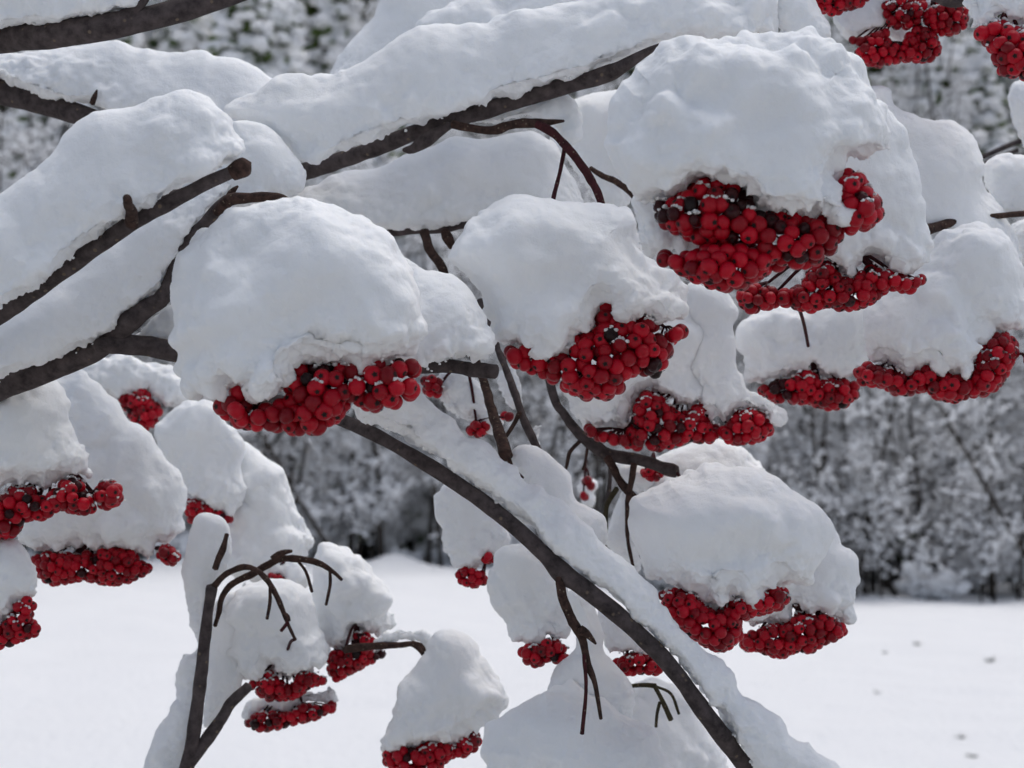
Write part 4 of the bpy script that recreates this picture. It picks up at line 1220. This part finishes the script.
cluster("little far berry bunch under the forked grey branch",
        [(108, 394), (125, 394), (137, 389), (148, 386), (153, 399), (162, 406), (162, 418), (150, 432), (137, 429), (126, 415), (119, 402)], 10.5, .965, T=14, attach=(135, 360, .97), dark=.02, seed=16)
cluster("thin berry fringe at the base of the pale left hump",
        [(186, 500), (196, 497), (212, 508), (230, 514), (235, 523), (224, 524), (202, 514), (192, 524), (185, 522)], 9, .927, T=10, attach=(205, 460, .93), dark=.02, seed=17)
cluster("pointed upper tier of berries below the arching twigs",
        [(232, 684), (252, 679), (268, 669), (279, 677), (290, 684), (298, 673), (310, 671), (327, 677), (326, 684), (308, 690), (300, 698), (282, 702), (264, 701), (253, 691)], 11, .836, T=20, attach=(295, 639, .762), dark=.03, seed=18)
cluster("lower tier of berries under the shallow snow slab, lower left",
        [(244, 718), (264, 710), (284, 712), (297, 706), (300, 699), (308, 702), (320, 706), (335, 699), (337, 708), (328, 716), (306, 723), (284, 729), (261, 732), (247, 728)], 11, .86, T=18, attach=(280, 690, .865), dark=.1, seed=19, darks=[(252, 722, 8)])
cluster("speck of small berries behind the arching twigs",
        [(266, 574), (275, 572), (286, 577), (286, 584), (300, 585), (298, 591), (278, 590)], 8, .926, T=8, attach=(285, 560, .93), dark=.02, seed=20)
cluster("dark-tipped berry cluster below the rounded cap by the curled twig",
        [[(324, 650), (338, 650), (352, 645), (353, 631), (366, 632), (378, 640), (374, 650), (390, 650), (384, 659), (372, 664), (350, 676), (334, 684), (328, 674)]], 11, .862, T=20, attach=(345, 650, .84), dark=.06, seed=21, darks=[(358, 634, 8), (358, 649, 9), (382, 655, 8)])
cluster("berry cluster low by the bottom edge under the twig-hung cap",
        [(381, 760), (384, 750), (400, 743), (419, 744), (434, 740), (456, 744), (468, 731), (480, 733), (481, 748), (466, 757), (450, 760), (440, 775), (415, 782), (392, 772)], 12.5, .815, T=22, attach=(426, 659, .82), dark=.06, seed=22, darks=[(408, 752, 10)])
cluster("three loose berry scraps around the hanging twigs",
        [[(421, 376), (434, 374), (443, 382), (442, 396), (430, 398), (422, 390)], [(464, 423), (476, 420), (490, 424), (488, 436), (470, 438)], [(497, 414), (508, 410), (514, 418), (504, 427)]],
        11.5, .79, T=8, attach=(455, 375, .80), dark=.05, seed=23)
cluster("two single bright berries on the speck of far snow between twigs",
        [[(582, 477), (594, 477), (594, 489), (582, 489)], [(577, 490), (590, 490), (590, 502), (577, 502)]], 10, 1.03, T=4, attach=(586, 460, 1.05), dark=0, seed=24)
cluster("few berries peeking out below the knobbly twig end",
        [(640, 470), (652, 467), (664, 472), (660, 482), (644, 480)], 9.5, .82, T=6, attach=(655, 462, .80), dark=0, seed=25)
cluster("small berry bunch cut by the top edge, left of the upper right ones",
        [(804, -14), (830, -18), (868, -14), (869, 3), (858, 8), (845, 12), (830, 18), (814, 8)], 12, .745, T=16, attach=(850, -36, .74), dark=.02, seed=26)
cluster("open stringy berry bunch with gaps at upper right",
        [[(844, 33), (858, 36), (872, 33), (886, 25), (892, 40), (905, 46), (912, 58), (890, 67), (868, 67), (854, 54)],
         [(880, 4), (903, -12), (922, -6), (930, 8), (920, 24), (905, 30), (886, 26)],
         [(923, 2), (945, -4), (964, 2), (970, 24), (957, 35), (935, 35), (922, 20)],
         [(900, 44), (912, 26), (926, 26), (938, 34), (942, 54), (932, 62), (908, 64), (898, 58)]],
        11.5, .775, T=14, attach=(930, -8, .74), dark=.03, seed=27)
cluster("big-berried cluster hanging in the top right corner",
        [(972, 30), (985, 23), (1001, 19), (1018, 27), (1050, 34), (1060, 70), (1030, 82), (1010, 78), (997, 75), (992, 60), (986, 46), (976, 38)], 16.5, .69, T=30, attach=(1000, -20, .74), dark=.03, seed=28)
